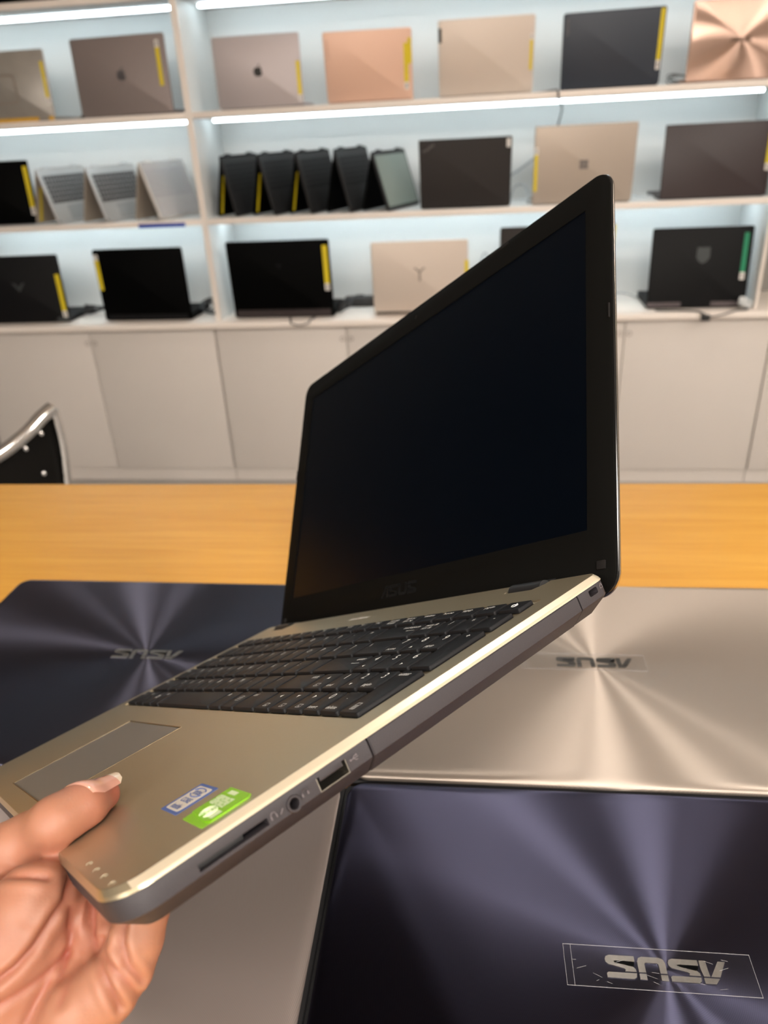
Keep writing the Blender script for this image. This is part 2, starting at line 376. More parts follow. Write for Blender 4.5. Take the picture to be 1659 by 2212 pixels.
# ------------------------------------------------------------------ closed laptops on the table
def closed_laptop(x, y, rz, label, lid_m, logo_m, logo=True, tape=False, base_m=black_pl, spun_edge=None, scale=1.0):
    t = tag(empty('closed_laptop', M=T(x, y, TZ) @ RZ(rz)), label, 'laptop', 'closed laptops on the table')
    W, D, cy = 0.382, 0.258, -0.0055
    slab('base', W + 0.0052, D + 0.001, 0.004, [(0.0006, 0.0160), (0, 0.0150), (0.001, 0.008), (0.006, 0.002), (0.010, 0.0003)], base_m, t, cy=cy)  # widened and squared so black fills the shaded gaps between laptops
    slab('lid', W, D, 0.013, [(0.0075, 0.0), (0.0045, -0.00025), (0.0022, -0.0009), (0.0008, -0.0019), (0.0002, -0.003), (0, -0.0044), (0.0006, -0.0056)], lid_m, t, M=T(0, 0, 0.0220), cy=cy, n=10, sharp=60)
    if logo:
        h = 0.0125; wd = WORD_W * h
        polys('maker_emblem', WORD, -0.0002, 0.0006, logo_m, t, M=T(0, 0, 0.0220) @ RZ(math.pi), scale=h, off=(-wd / 2, -h / 2))
    if tape:
        x0, x1, y0, y1 = tape
        f = slab('clear_tape', x1 - x0, y1 - y0, 0.0004, [(0, 0.00085), (0, 0.00075)], [film], t, M=T(0, 0, 0.0220), cx=(x0 + x1) / 2, cy=(y0 + y1) / 2, n=2)
        bm = bmesh.new(); e = 0.00018
        for q in ((x0, x1, y0, y0 + e), (x0, x1, y1 - e, y1), (x0, x0 + e, y0, y1), (x1 - e, x1, y0, y1), (x0 + .004, x0 + .004 + e, y0, y1)): add_box(bm, *q, 0.0006, 0.0009)
        for k in range(14):
            a = random.uniform(x0, x1 - 0.01); b = random.uniform(y0 + .001, y1 - .001); l = random.uniform(.0006, .006); an = random.uniform(-.5, .5)
            add_tube(bm, [(a, b, 0.00085), (a + l * math.cos(an), b + l * math.sin(an), 0.00085)], 0.00008, 4)
        from_bm('tape_edge', bm, film_edge, f)
    return t
navy_spun = spun_mat('navy_spun', (0.075, 0.075, 0.122), 0.42, 1.0, metal=1.0, sharp=0.22)
navy_spun2 = spun_mat('navy_spun_grey', (0.092, 0.090, 0.125), 0.40, 1.0, metal=1.0, sharp=0.12)
gold_spun = spun_mat('gold_spun', (0.45, 0.385, 0.33), 0.44, 0.97, metal=0.65, sharp=0.08)
taupe_spun = spun_mat('taupe_spun', (0.32, 0.265, 0.245), 0.50, 0.93, metal=0.5)
em_chrome = mat('emblem_chrome', (0.36, 0.35, 0.335), 0.36, 1.0, noise=0.15, nscale=500)
em_gun = mat('emblem_gunmetal', (0.14, 0.135, 0.13), 0.3, 1.0, noise=0.1, nscale=500)
closed_laptop(0.1045, 0.262, R_(1.0), 'closed navy laptop in front on the right, chrome emblem under clear tape', navy_spun, em_chrome, tape=(-0.054, 0.046, -0.012, 0.011))
closed_laptop(0.1010, 0.5245, R_(0.95), 'closed champagne gold laptop behind the navy one on the right', gold_spun, em_gun, tape=(-0.062, 0.042, -0.0105, 0.0105))
closed_laptop(-0.2945, 0.5145, R_(0.3), 'closed navy grey laptop at the left, behind the held laptop', navy_spun2, em_chrome)
closed_laptop(-0.2825, 0.2560, R_(0.9), 'closed taupe laptop partly hidden below the hand at bottom left', taupe_spun, em_gun)

# ------------------------------------------------------------------ the open laptop held in the hand
MB = Matrix(((0.63430017601494, 0.6663032043954005, -0.3920501581679672, 0.06577696), (-0.5715985596636985, 0.7456492785676185, 0.3424649470555491, 0.32007808),
             (0.5205174092165333, 0.006869729528601098, 0.8538234205727717, 1.09249638), (0, 0, 0, 1)))
HL = tag(empty('open_laptop', M=MB), 'open gold laptop with black screen and keyboard, held up at a slant by the hand', 'laptop')
BW, BY0, BY1 = 0.382, -0.256, -0.0085
BD = BY1 - BY0; BCX, BCY = -BW / 2, (BY0 + BY1) / 2
deck = slab('palm_rest', BW, BD, (0.0062, 0.0145), [((0.0038, 0.0016), 0), ((0.0034, 0.0013), -0.0001), ((0.0007, 0.0004), -0.0019), (0.0002, -0.0026), (0.0, -0.0030), (0.0006, -0.0032)], [gold_deck, rim_glint], HL, cx=BCX, cy=BCY, n=14, sharp=50, mis=[0, 0, 1, 1, 1, 0, 0])
for p in deck.data.polygons:
    if p.material_index == 1 and p.normal.y < -0.25: p.material_index = 0  # front bevel keeps the deck colour, without the painted gleam
KX0, KX1, KY0, KY1 = -0.3632, -0.0172, -0.1492, -0.0402
def cutter(*q, bev=0.0): return box('cutter', *q, None, HL, bev)
cs = [cutter(KX0 - 0.0025, KX1 + 0.0025, KY0 - 0.002, KY1 + 0.002, -0.0013, 0.01, bev=0.0012)]
cs.append(cutter(-0.2800, -0.1750, -0.2445, -0.1700, -0.0005, 0.01))
for xa, xb, sl in ((-0.0590, -0.0335, 1), (-0.3555, -0.3290, 1)):
    bm = bmesh.new(); add_poly(bm, [(xa, 0.01), (xa, BY1 - 0.0125), (xb - 0.004, BY1 - 0.0125), (xb, BY1 - 0.006), (xb + 0.002, 0.01)], -0.02, 0.02)
    cs.append(from_bm('cutter', bm, None, HL))
cut(deck, cs, 14)
case = slab('bottom_case', BW - 0.0006, BD - 0.0006, (0.0060, 0.0142), [(0.0012, -0.0032), (0.0002, -0.0034), (0.0, -0.0040), (0.0, -0.0102), (0.0010, -0.0112), (0.0085, -0.0172), (0.0140, -0.0190), (0.020, -0.0192)], [char_m], HL, cx=BCX, cy=BCY, n=14)
cs = [cutter(-0.013, 0.01, -0.1824, -0.1692, -0.0104, -0.0051, bev=0.0003), cutter(-0.016, 0.01, -0.2288, -0.2032, -0.0091, -0.0066, bev=0.0003),
      cutter(-0.008, 0.01, -0.0232, -0.0168, -0.0075, -0.0044, bev=0.0007), cutter(-0.03, 0.01, -0.1590, -0.1582, -0.03, 0.01), cutter(-0.03, 0.01, -0.0317, -0.0309, -0.03, 0.01)]
bm = bmesh.new(); add_cyl(bm, (-0.006, -0.1929, -0.0079), (1, 0, 0), 0.0019, 0.016, 24); cs.append(from_bm('cutter', bm, None, HL))
for xa, xb in ((-0.0590, -0.0325), (-0.3555, -0.3280)):
    cs.append(cutter(xa, xb, BY1 - 0.0125, 0.01, -0.009, 0.02))
cut(case, cs)
# ports
p = box('usb_port', -0.0125, -0.0120, -0.1822, -0.1694, -0.0103, -0.0052, hole_black, HL)
bm = bmesh.new()
for q in ((-0.0120, -0.0006, -0.1823, -0.1693, -0.01035, -0.01010), (-0.0120, -0.0006, -0.1823, -0.1820, -0.0101, -0.0052), (-0.0120, -0.0006, -0.1696, -0.1693, -0.0101, -0.0052)): add_box(bm, *q)
from_bm('metal_shell', bm, steel, p)
box('contact_tongue', -0.0118, -0.0012, -0.1808, -0.1706, -0.00715, -0.00535, char_m, p, 0.0002)
bm = bmesh.new()
n = 28
for k in range(n):
    a0, a1 = 2 * math.pi * k / n, 2 * math.pi * (k + 1) / n
    prof = [(0.0019, -0.003), (0.0019, 0.0003), (0.0021, 0.0005), (0.0027, 0.0005), (0.0030, 0.0)]
    for (r0, x0), (r1, x1) in zip(prof, prof[1:]):
        bm.faces.new([bm.verts.new((x, -0.1929 + r * math.cos(a), -0.0079 + r * math.sin(a))) for r, x, a in ((r0, x0, a0), (r1, x1, a0), (r1, x1, a1), (r0, x0, a1))])
bmesh.ops.remove_doubles(bm, verts=bm.verts, dist=1e-6)
from_bm('audio_jack', bm, char_m, HL)
box('card_slot_blank', -0.012, -0.0022, -0.2286, -0.2120, -0.0089, -0.0068, black_pl, HL, 0.0002)
box('lock_slot', -0.0078, -0.0070, -0.0231, -0.0169, -0.0074, -0.0045, hole_black, HL)
# optical drive front
dprof = [(0.0012, -0.0034), (-0.0002, -0.0036), (-0.0003, -0.0042), (-0.0003, -0.0102), (0.0008, -0.0114), (0.0082, -0.0173), (0.0082, -0.0050)]
bm = bmesh.new(); ra = [bm.verts.new((-0.0003 - i, -0.0321, z)) for i, z in dprof]; rb = [bm.verts.new((-0.0003 - i, -0.1578, z)) for i, z in dprof]
bm.faces.new(ra); bm.faces.new(rb[::-1])
for i in range(len(dprof)): bm.faces.new((ra[i], ra[(i + 1) % len(dprof)], rb[(i + 1) % len(dprof)], rb[i]))
from_bm('optical_drive', bm, char_m, HL)
# embossed port marks
MS = T(0.0001, 0, 0) @ Matrix(((0, 0, 1, 0), (1, 0, 0, 0), (0, 1, 0, 0), (0, 0, 0, 1)))     # local x -> +y, y -> +z on the right side
bm = bmesh.new()
def side_tube(pts, r=0.00016): add_tube(bm, [(0.0001, a, b) for a, b in pts], r, 6)
side_tube([(-0.1676, -0.0066), (-0.1645, -0.0066)]); side_tube([(-0.1668, -0.0066), (-0.1660, -0.0058), (-0.1652, -0.0058)]); side_tube([(-0.1664, -0.0066), (-0.1656, -0.0075), (-0.1649, -0.0075)])
add_cyl(bm, (0.0, -0.1678, -0.0066), (1, 0, 0), 0.0004, 0.0004, 10); add_cyl(bm, (0.0, -0.1650, -0.0058), (1, 0, 0), 0.00033, 0.0004, 10)
for k in (0, 1): side_tube([(-0.1880 + 0.0011 * math.cos(R_(a)), -0.0068 + 0.0013 * math.sin(R_(a))) for a in range(0, 181, 20)])
side_tube([(-0.1891, -0.0068), (-0.1891, -0.0078)], 0.0003); side_tube([(-0.1869, -0.0068), (-0.1869, -0.0078)], 0.0003)
side_tube([(-0.2010 + 0.0010 * math.cos(R_(a)), -0.0073 + 0.0012 * math.sin(R_(a))) for a in range(0, 181, 20)]); side_tube([(-0.2020, -0.0073), (-0.2020, -0.0083)], 0.0003); side_tube([(-0.2000, -0.0073), (-0.2000, -0.0083)], 0.0003); side_tube([(-0.1986, -0.0083), (-0.1972, -0.0069)])
side_tube([(-0.0150, -0.0063), (-0.0134, -0.0063), (-0.0134, -0.0050), (-0.0150, -0.0050), (-0.0150, -0.0063)]); side_tube([(-0.0147, -0.0050), (-0.0147, -0.0042), (-0.0137, -0.0042), (-0.0137, -0.0050)])
from_bm('port_marks', bm, emblem_relief, HL)
# hinges
for xa, xb in ((-0.0588, -0.0340), (-0.3553, -0.3295)):
    bm = bmesh.new(); add_cyl(bm, ((xa + xb) / 2, BY1 - 0.0055, -0.0030), (1, 0, 0), 0.0048, xb - xa - 0.0015, 24)
    add_box(bm, xa + 0.0008, xb - 0.0008, BY1 - 0.006, BY1 + 0.004, -0.0075, -0.001)
    from_bm('hinge', bm, black_pl, HL, sharp=40)
# touchpad
tp = box('touchpad', -0.2797, -0.1753, -0.2442, -0.1703, -0.0012, -0.0003, pad_m, HL)
bm = bmesh.new(); e = 0.0005; x0, x1, y0, y1 = -0.2800, -0.1750, -0.2445, -0.1700
for q in ((x0 - e, x0, y0, y1), (x1, x1 + e, y0, y1), (x0 - e, x1 + e, y1, y1 + e), (x0 - e, x1 + e, y0 - e, y0)): add_box(bm, *q, -0.0004, 0.00006, 0.00002, 1)
from_bm('touchpad_rim', bm, mat('rim_champagne', (0.75, 0.62, 0.42), 0.22, 1.0, noise=0.02), tp)
# keyboard
kb = box('keyboard', KX0 - 0.0020, KX1 + 0.0020, KY0 - 0.0015, KY1 + 0.0015, -0.0015, -0.00125, gold_deck, HL)
U = (0.346 - 0.0) / 19.15
KW = lambda u: u * 0.01862
rows = []
ytop = [-0.0402, -0.0548, -0.0739, -0.0930, -0.1121, -0.1312]; hh = [0.0112, 0.0166, 0.0166, 0.0166, 0.0166, 0.0180]
NPW = 0.01667; NX = KX1 - 4 * NPW
frow = ['esc', 'F1', 'F2', 'F3', 'F4', 'F5', 'F6', 'F7', 'F8', 'F9', 'F10', 'F11', 'F12', 'pause|break', 'prt sc|sys rq', 'delete', 'home', 'pgup', 'pgdn', '\u23fb']
main = [[(c, 1) for c in '`1234567890-='] + [('backspace', 2)],
        [('tab', 1.5)] + [(c, 1) for c in 'QWERTYUIOP[]'] + [('\\', 1.5)],
        [('caps', 1.75)] + [(c, 1) for c in "ASDFGHJKL;'"] + [('enter', 2.25)],
        [('shift', 2.25)] + [(c, 1) for c in 'ZXCVBNM,./'] + [('shift', 1.75), ('UP', 1)],
        [('ctrl', 1.25), ('fn', 1), ('win', 1), ('alt', 1), ('', 5.25), ('alt', 1), ('MENU', 1), ('ctrl', 1.5), ('LEFT', 1), ('DOWN', 1)]]
num = [[('num lk|scr lk', 1), ('/', 1), ('*', 1), ('-', 1)], [('7|home', 1), ('8|UP', 1), ('9|pgup', 1), ('+', 2)], [('4|LEFT', 1), ('5', 1), ('6|RIGHT', 1)],
       [('1|end', 1), ('2|DOWN', 1), ('3|pgdn', 1), ('enter|CALC', 2)], [('RIGHT', 1), ('0|insert', 1), ('.|delete', 1)]]
keys = []
fw = (KX1 - KX0) / 20
for i, k in enumerate(frow): keys.append((k, KX0 + i * fw, KX0 + (i + 1) * fw, ytop[0] - hh[0], ytop[0]))
for r in range(5):
    x = KX0; tot = sum(u for _, u in main[r]); s = (NX - KX0) / tot
    for k, u in main[r]:
        keys.append((k, x, x + u * s, ytop[r + 1] - hh[r + 1], ytop[r + 1])); x += u * s
    x = NX
    for k, v in num[r]:
        keys.append((k, x, x + NPW, (ytop[r + 1] - hh[r + 1]) if v == 1 else (ytop[r + 2] - hh[r + 2]), ytop[r + 1])); x += NPW
KZ = 0.0012
leg = bmesh.new(); mesh_of = {}
def arrow(cx, cy, s, d):
    pts = {'UP': [(-1, -.8), (1, -.8), (0, .9)], 'DOWN': [(-1, .8), (0, -.9), (1, .8)], 'LEFT': [(.8, -1), (.8, 1), (-.9, 0)], 'RIGHT': [(-.8, -1), (.9, 0), (-.8, 1)]}[d]
    leg.faces.new([leg.verts.new((cx + a * s, cy + b * s, KZ + 0.00005)) for a, b in pts])
def frame_icon(cx, cy, wx, wy, e=0.00025):
    for q in ((cx - wx, cx + wx, cy - wy, cy - wy + e), (cx - wx, cx + wx, cy + wy - e, cy + wy), (cx - wx, cx - wx + e, cy - wy, cy + wy), (cx + wx - e, cx + wx, cy - wy, cy + wy)):
        leg.faces.new([leg.verts.new((a, b, KZ + 0.00005)) for a, b in ((q[0], q[2]), (q[1], q[2]), (q[1], q[3]), (q[0], q[3]))])
for k, x0, x1, y0, y1 in keys:
    g = 0.00105; wdt, hgt = x1 - x0 - 2 * g, y1 - y0 - 0.0006
    dim = (round(wdt, 5), round(hgt, 5))
    M = T((x0 + x1) / 2, (y0 + y1) / 2)
    if dim not in mesh_of:
        o = slab('key', wdt, hgt, 0.0013, [(0.0007, KZ), (0.00035, KZ - 0.0001), (0.0001, KZ - 0.0005), (0, KZ - 0.0022)], key_m, kb, M, n=4, sharp=40); mesh_of[dim] = o.data
    else: obj('key', mesh_of[dim], None, kb, M)
    lx, ly = x0 + g + 0.0016, y1 - 0.0010
    for i, part in enumerate(k.split('|')):
        if part == '': continue
        cxk = (x0 + x1) / 2
        if part in ('UP', 'DOWN', 'LEFT', 'RIGHT'):
            if i == 0: arrow(cxk + 0.001, y1 - 0.0050, 0.0014, part); frame_icon(cxk + 0.0005, y0 + 0.0042, 0.0021, 0.0015); add_text(leg, '\u25aa', 0.003, T(cxk - 0.0005, y0 + 0.0030, KZ + 0.00005))
            else: arrow(cxk - 0.002, y0 + 0.0044, 0.0011, part)
        elif part == 'CALC':
            frame_icon(cxk - 0.001, y0 + 0.0055, 0.0017, 0.0026)
            for a in range(3):
                for b in range(3): leg.faces.new([leg.verts.new((cxk - 0.0021 + a * 0.0009 + u_, y0 + 0.0036 + b * 0.001 + v_, KZ + 0.00005)) for u_, v_ in ((0, 0), (.0005, 0), (.0005, .0006), (0, .0006))])
        elif part in ('MENU',): frame_icon(cxk, (y0 + y1) / 2 + 0.001, 0.0025, 0.0024); frame_icon(cxk, (y0 + y1) / 2 + 0.001, 0.0025, 0.0008)
        elif part == 'win': frame_icon(cxk, (y0 + y1) / 2 + 0.001, 0.0018, 0.0018, 0.0008)
        elif part == '\u23fb':
            a_ = [(cxk + 0.0017 * math.cos(R_(q)), (y0 + y1) / 2 + 0.0017 * math.sin(R_(q)), KZ + 0.00003) for q in range(125, 416, 15)]
            add_tube(leg, a_, 0.00018, 4); add_tube(leg, [(cxk, (y0 + y1) / 2 + 0.0004, KZ + .00003), (cxk, (y0 + y1) / 2 + 0.0023, KZ + .00003)], 0.00018, 4)
        elif len(k.split('|')) == 2 and i == 1 and r >= 0 and y1 < -0.05 and k[0] in '0123456789.': add_text(leg, part, 0.0035, T(lx - 0.0003, y0 + 0.0026, KZ + 0.00005))
        elif len(part) == 1: add_text(leg, part, 0.0066 if part.isdigit() and x0 > NX - 0.001 else 0.0054, T(cxk - 0.0012 if x0 > NX - .001 else lx + 0.0008, y1 - 0.0068, KZ + 0.00005))
        else:
            right = part in ('backspace', 'enter', 'shift') and x1 - x0 > 0.025 and x0 > -0.3
            add_text(leg, part, 0.0038, T(x1 - 0.0026 if right else lx, (y1 - 0.0052 - i * 0.0036) if y1 < -0.05 else (y1 - 0.0046 - i * 0.0033), KZ + 0.00005), 'RIGHT' if right else 'LEFT')
            if part in ('backspace', 'enter') and right:
                arrow(x1 - 0.0105, y1 - 0.0085, 0.0006, 'LEFT'); leg.faces.new([leg.verts.new((a, b, KZ + 0.00005)) for a, b in ((x1 - 0.0105, y1 - 0.0087), (x1 - 0.0030, y1 - 0.0087), (x1 - 0.0030, y1 - 0.0084), (x1 - 0.0105, y1 - 0.0084))])
me = bpy.data.meshes.new('key_legends'); leg.to_mesh(me); leg.free(); obj('key_legends', me, legend_m, kb)
lettering('audio_lettering', [('SonicMaster', 0.0052, T(-0.2155, -0.0255, 0.00008), 'LEFT', 0.00012)], mat('lettering_silver', (0.95, 0.92, 0.85), 0.5, 0.0, noise=0.02), HL)
# processor sticker (blue) and graphics sticker (green)
def quad(bm, x0, x1, y0, y1, z, mi=0): bm.faces.new([bm.verts.new(q) for q in ((x0, y0, z), (x1, y0, z), (x1, y1, z), (x0, y1, z))]).material_index = mi
bl = slab('processor_sticker', 0.0180, 0.0175, 0.0006, [(0.0001, 0.00012), (0, 0.00002)], blue_m, HL, cx=-0.0450, cy=-0.2122, n=3)
slab('sticker_face', 0.0140, 0.0146, 0.0012, [(0.0001, 0.00018), (0, 0.00010)], cream_m, bl, cx=-0.0452, cy=-0.2122, n=4)
bm = bmesh.new()
for a0, a1 in ((30, 170), (210, 350)):
    add_tube(bm, [(-0.0451 + 0.0055 * math.cos(R_(a)), -0.2085 + 0.0026 * math.sin(R_(a)), 0.0002) for a in range(a0, a1, 12)], 0.00025, 4)
add_text(bm, 'intel', 0.0044, T(-0.0451, -0.2097, 0.00024), 'CENTER', 0.0001)
add_text(bm, 'CORE', 0.0034, T(-0.0451, -0.2145, 0.00024), 'CENTER', 0.0001); add_text(bm, 'inside', 0.0038, T(-0.0451, -0.2185, 0.00024), 'CENTER', 0.0001)
me = bpy.data.meshes.new('sticker_print'); bm.to_mesh(me); bm.free(); obj('sticker_print', me, blue_m, bl)
gr = slab('graphics_sticker', 0.0205, 0.0150, 0.0006, [(0.0001, 0.00012), (0, 0.00002)], green_m, HL, M=T(-0.0175, -0.2140, 0) @ RZ(R_(-1)), n=3)
bm = bmesh.new(); add_poly(bm, [(-0.0102, -0.0035), (0.0070, -0.0050), (0.0104, -0.0038), (0.0104, 0.0105), (0.0085, 0.0120), (-0.0102, 0.0120)], 0.00012, 0.0005)
up = from_bm('sticker_layer', bm, [green_m], gr)
bm = bmesh.new()
quad(bm, -0.0060, 0.0010, 0.0088, 0.0108, 0.00056)
add_text(bm, 'GEFORCE', 0.0031, T(-0.0088, 0.0052, 0.00056), 'LEFT', 0.0002); add_text(bm, 'GEFORCE', 0.0031, T(-0.0088, 0.0026, 0.00056), 'LEFT', 0.0002)
quad(bm, 0.0030, 0.0085, -0.0030, 0.0012, 0.00056)
for k in range(3):
    rr = (0.0030, 0.0021, 0.0010)[k]
    add_tube(bm, [(0.0005 + rr * 1.3 * math.cos(R_(a)), -0.0010 + rr * math.sin(R_(a)), 0.00056) for a in range(-60, 241, 20)], 0.00035, 4)
me = bpy.data.meshes.new('sticker_print'); bm.to_mesh(me); bm.free(); obj('sticker_print', me, mat('print_pale_green', (0.72, 0.86, 0.52), 0.5, noise=0.02), gr)
# status marks on the front edge
bm = bmesh.new()
for k in range(4):
    cx = -0.0425 + k * 0.0105
    add_tube(bm, [(cx + 0.0011 * math.cos(R_(a)), -0.2508 + 0.0011 * math.sin(R_(a)), 0.00005) for a in range(0, 300, 30)], 0.00012, 4)
    quad(bm, cx - 0.0003, cx + 0.0003, -0.2512, -0.2504, 0.00008)
from_bm('status_marks', bm, mat('mark_pale_gold', (0.50, 0.43, 0.31), 0.5, noise=0.02), HL, recalc=False)
# display lid: local x = width, y = up the lid, z = towards the user
al = 0.56550972
ML = T(0, 0.00173, -0.00219) @ Matrix(((1, 0, 0, 0), (0, math.sin(al), -math.cos(al), 0), (0, math.cos(al), math.sin(al), 0), (0, 0, 0, 1)))
LV0, LV1 = -0.0140, 0.2346; LH = LV1 - LV0; LCX, LCY = -0.191, (LV0 + LV1) / 2
gold_back = spun_mat('gold_back', (0.60, 0.49, 0.38), 0.42, 0.8, center=(LCX, LCY, 0))
rim_m = mat('lid_rim', (0.55, 0.49, 0.42), 0.25, 1.0, noise=0.03)
lid = slab('display_lid', 0.382, LH, 0.0125, [(0.0014, -0.0008), (0.0006, -0.0010), (0.0001, -0.0020), (0.0004, -0.0034), (0.0022, -0.0054), (0.006, -0.0064), (0.012, -0.0066)], [gloss_black, gloss_black, rim_m, gold_back], HL, ML, cx=LCX, cy=LCY, n=12, mis=[0, 1, 0, 2, 2, 3, 3, 3], sharp=45)
SX0, SX1, SV0, SV1 = -0.363, -0.019, 0.0217, 0.2152
bz = slab('bezel', 0.3800, LH - 0.002, 0.0115, [(0.0006, 0.0), (0.0, -0.0004), (0.0002, -0.0012)], bezel_m, lid, cx=LCX, cy=LCY, n=12)
c = box('cutter', SX0, SX1, SV0, SV1, -0.003, 0.003, None, lid); cut(bz, [c])
sc_ = box('screen', SX0 - 0.001, SX1 + 0.001, SV0 - 0.001, SV1 + 0.001, -0.0012, -0.0005, screen_m, lid)
h = 0.0086; polys('maker_emblem', WORD, -0.0001, 0.00025, gloss_black, lid, M=T(-0.1915 - WORD_W * h / 2, 0.0060, 0), scale=h)
o = cyl('webcam', (-0.1913, 0.2243, 0.0), (0, 0, 1), 0.0017, 0.0006, gloss_black, lid, 20)
for q in ((-0.0124, -0.0069, 0.0, 0.0045), (-0.3751, -0.3696, 0.0, 0.0045)): box('rubber_pad', *q, -0.0002, 0.0009, rubber, lid, 0.0004)
for q in ((-0.104, -0.086, 0.2305, 0.2322), (-0.298, -0.280, 0.2305, 0.2322)): box('rubber_pad', *q, -0.0002, 0.0004, rubber, lid, 0.0003)
for q in ((-0.0029, -0.0019, 0.1370, 0.1460), (-0.3801, -0.3791, 0.1370, 0.1460)): box('rubber_pad', *q, -0.0002, 0.0009, rubber, lid, 0.0003)
# ------------------------------------------------------------------ the hand
HAND = {"thumb": [[[-150.9, 204.9, 1047.0], 6.9], [[-152.6, 192.8, 1053.2], 8.8], [[-157.8, 183.8, 1055.0], 9.4], [[-171.2, 182.9, 1045.7], 9.2], [[-182.3, 175.3, 1042.7], 11.0], [[-180.6, 152.4, 1034.2], 14]], "thenar": [[[-156.3, 157.7, 1042.4], 15], [[-164.8, 147.9, 1030.0], 20], [[-168.5, 134.5, 1014.0], 20]], "index": [[[-152.4, 175.3, 1038.1], 9], [[-151.7, 167.4, 1035.8], 11], [[-155.1, 148.1, 1014.7], 12], [[-153.9, 127.3, 996.0], 13]], "middle": [[[-143.1, 171.7, 1030.8], 10], [[-141.6, 162.7, 1026.3], 11], [[-144.0, 146.6, 1013.2], 12], [[-145.8, 127.5, 994.1], 13]], "ring": [[[-129.0, 166.7, 1032.7], 10], [[-128.5, 158.1, 1026.9], 10.5], [[-132.8, 145.5, 1016.8], 12], [[-138.4, 129.5, 1000.3], 13]], "little": [[[-113.9, 158.6, 1045.9], 8.7], [[-115.5, 151.3, 1038.8], 8.9], [[-118.2, 145.4, 1032.4], 9.2], [[-124.2, 140.4, 1026.7], 10.5], [[-133.0, 135.8, 1020.0], 12], [[-142.5, 125.3, 1002.2], 14]], "wrist": [[[-153.8, 126.6, 994.5], 19], [[-164.7, 96.1, 964.7], 19], [[-182.9, 53.9, 920.5], 22], [[-196.6, 20.5, 881.4], 25]], "wrist2": [[[-166.8, 131.0, 1006.7], 19], [[-178.7, 100.9, 977.7], 18], [[-193.0, 67.9, 939.5], 20]], "indexf": [[[-152.4, 175.3, 1038.1], 8.8], [[-149.4, 215.5, 1001.7], 8.2], [[-137.4, 239.6, 998.1], 7.5], [[-130.5, 252.3, 997.9], 6.5]], "middlef": [[[-143.1, 171.7, 1030.8], 9], [[-132.4, 210.9, 1010.4], 8.4], [[-117.2, 237.6, 1007.8], 7.7], [[-109.0, 251.7, 1007.5], 6.7]], "ringf": [[[-129.0, 166.7, 1032.7], 8.8], [[-119.0, 204.3, 1019.5], 8.1], [[-104.6, 228.9, 1017.5], 7.4], [[-97.1, 241.0, 1017.8], 6.4]], "littlef": [[[-113.9, 158.6, 1045.9], 8.5], [[-115.7, 171.1, 1039.8], 8.0], [[-103.9, 198.7, 1029.5], 7.4], [[-94.7, 217.3, 1027.2], 6.7], [[-88.4, 227.8, 1027.3], 5.8]], "creases": [[[-159.8, 154.1, 1065.0], [-150.4, 155.1, 1064.5], [-144.2, 155.6, 1063.7]], [[-136.0, 156.9, 1064.0], [-137.8, 152.7, 1056.4], [-142.5, 148.6, 1049.6], [-148.3, 143.6, 1041.5], [-154.0, 140.0, 1036.1], [-159.5, 137.5, 1032.6]], [[-136.2, 151.4, 1053.5], [-135.8, 146.4, 1043.7], [-137.2, 143.0, 1037.4], [-138.8, 140.0, 1031.9]], [[-136.9, 144.2, 1039.5], [-143.1, 140.6, 1034.2], [-151.6, 136.7, 1029.0], [-159.4, 133.6, 1025.2]], [[-128.0, 153.5, 1055.2], [-128.4, 150.2, 1048.9], [-127.5, 146.7, 1041.9], [-125.4, 142.9, 1034.1], [-122.2, 140.1, 1027.6], [-119.3, 137.9, 1022.6]], [[-118.2, 151.7, 1049.1], [-119.2, 147.6, 1041.5], [-117.0, 144.6, 1035.1], [-111.7, 142.9, 1030.2]], [[-124.4, 147.7, 1043.1], [-124.8, 145.5, 1038.9], [-120.4, 143.2, 1033.1], [-114.8, 141.3, 1027.9], [-112.0, 140.4, 1025.4]], [[-143.0, 139.1, 1031.4], [-146.9, 135.8, 1026.0], [-149.9, 132.2, 1019.8]], [[-135.2, 140.7, 1032.4], [-137.5, 138.3, 1028.3], [-139.0, 136.3, 1024.9]]], "tcrease": [[[-159.1, 176.2, 1062.2], [-152.6, 170.4, 1067.5], [-138.9, 164.5, 1076.1]], [[-131.0, 174.2, 1075.9], [-129.4, 167.2, 1079.4]], [[-152.8, 162.3, 1070.6], [-155.1, 169.1, 1066.8]]], "n": [0.4333, -0.4615, 0.7741], "nail": [[-158.8, 197.1, 1055.1], [-146.8, 194.8, 1062.1], [-147.8, 211.6, 1050.2], [-149.9, 209.9, 1047.6], [-155.0, 201.8, 1050.3]]}
def smin(a, b, k):
    h = np.clip(0.5 + 0.5 * (b - a) / k, 0, 1); return b * (1 - h) + a * h - k * h * (1 - h)
def capsule(P, a, ra, b, rb):
    a = np.array(a); b = np.array(b); ab = b - a; h = np.clip(((P - a) @ ab) / (ab @ ab), 0, 1)
    return np.linalg.norm(P - (a + h[:, None] * ab), axis=1) - (ra + (rb - ra) * h)
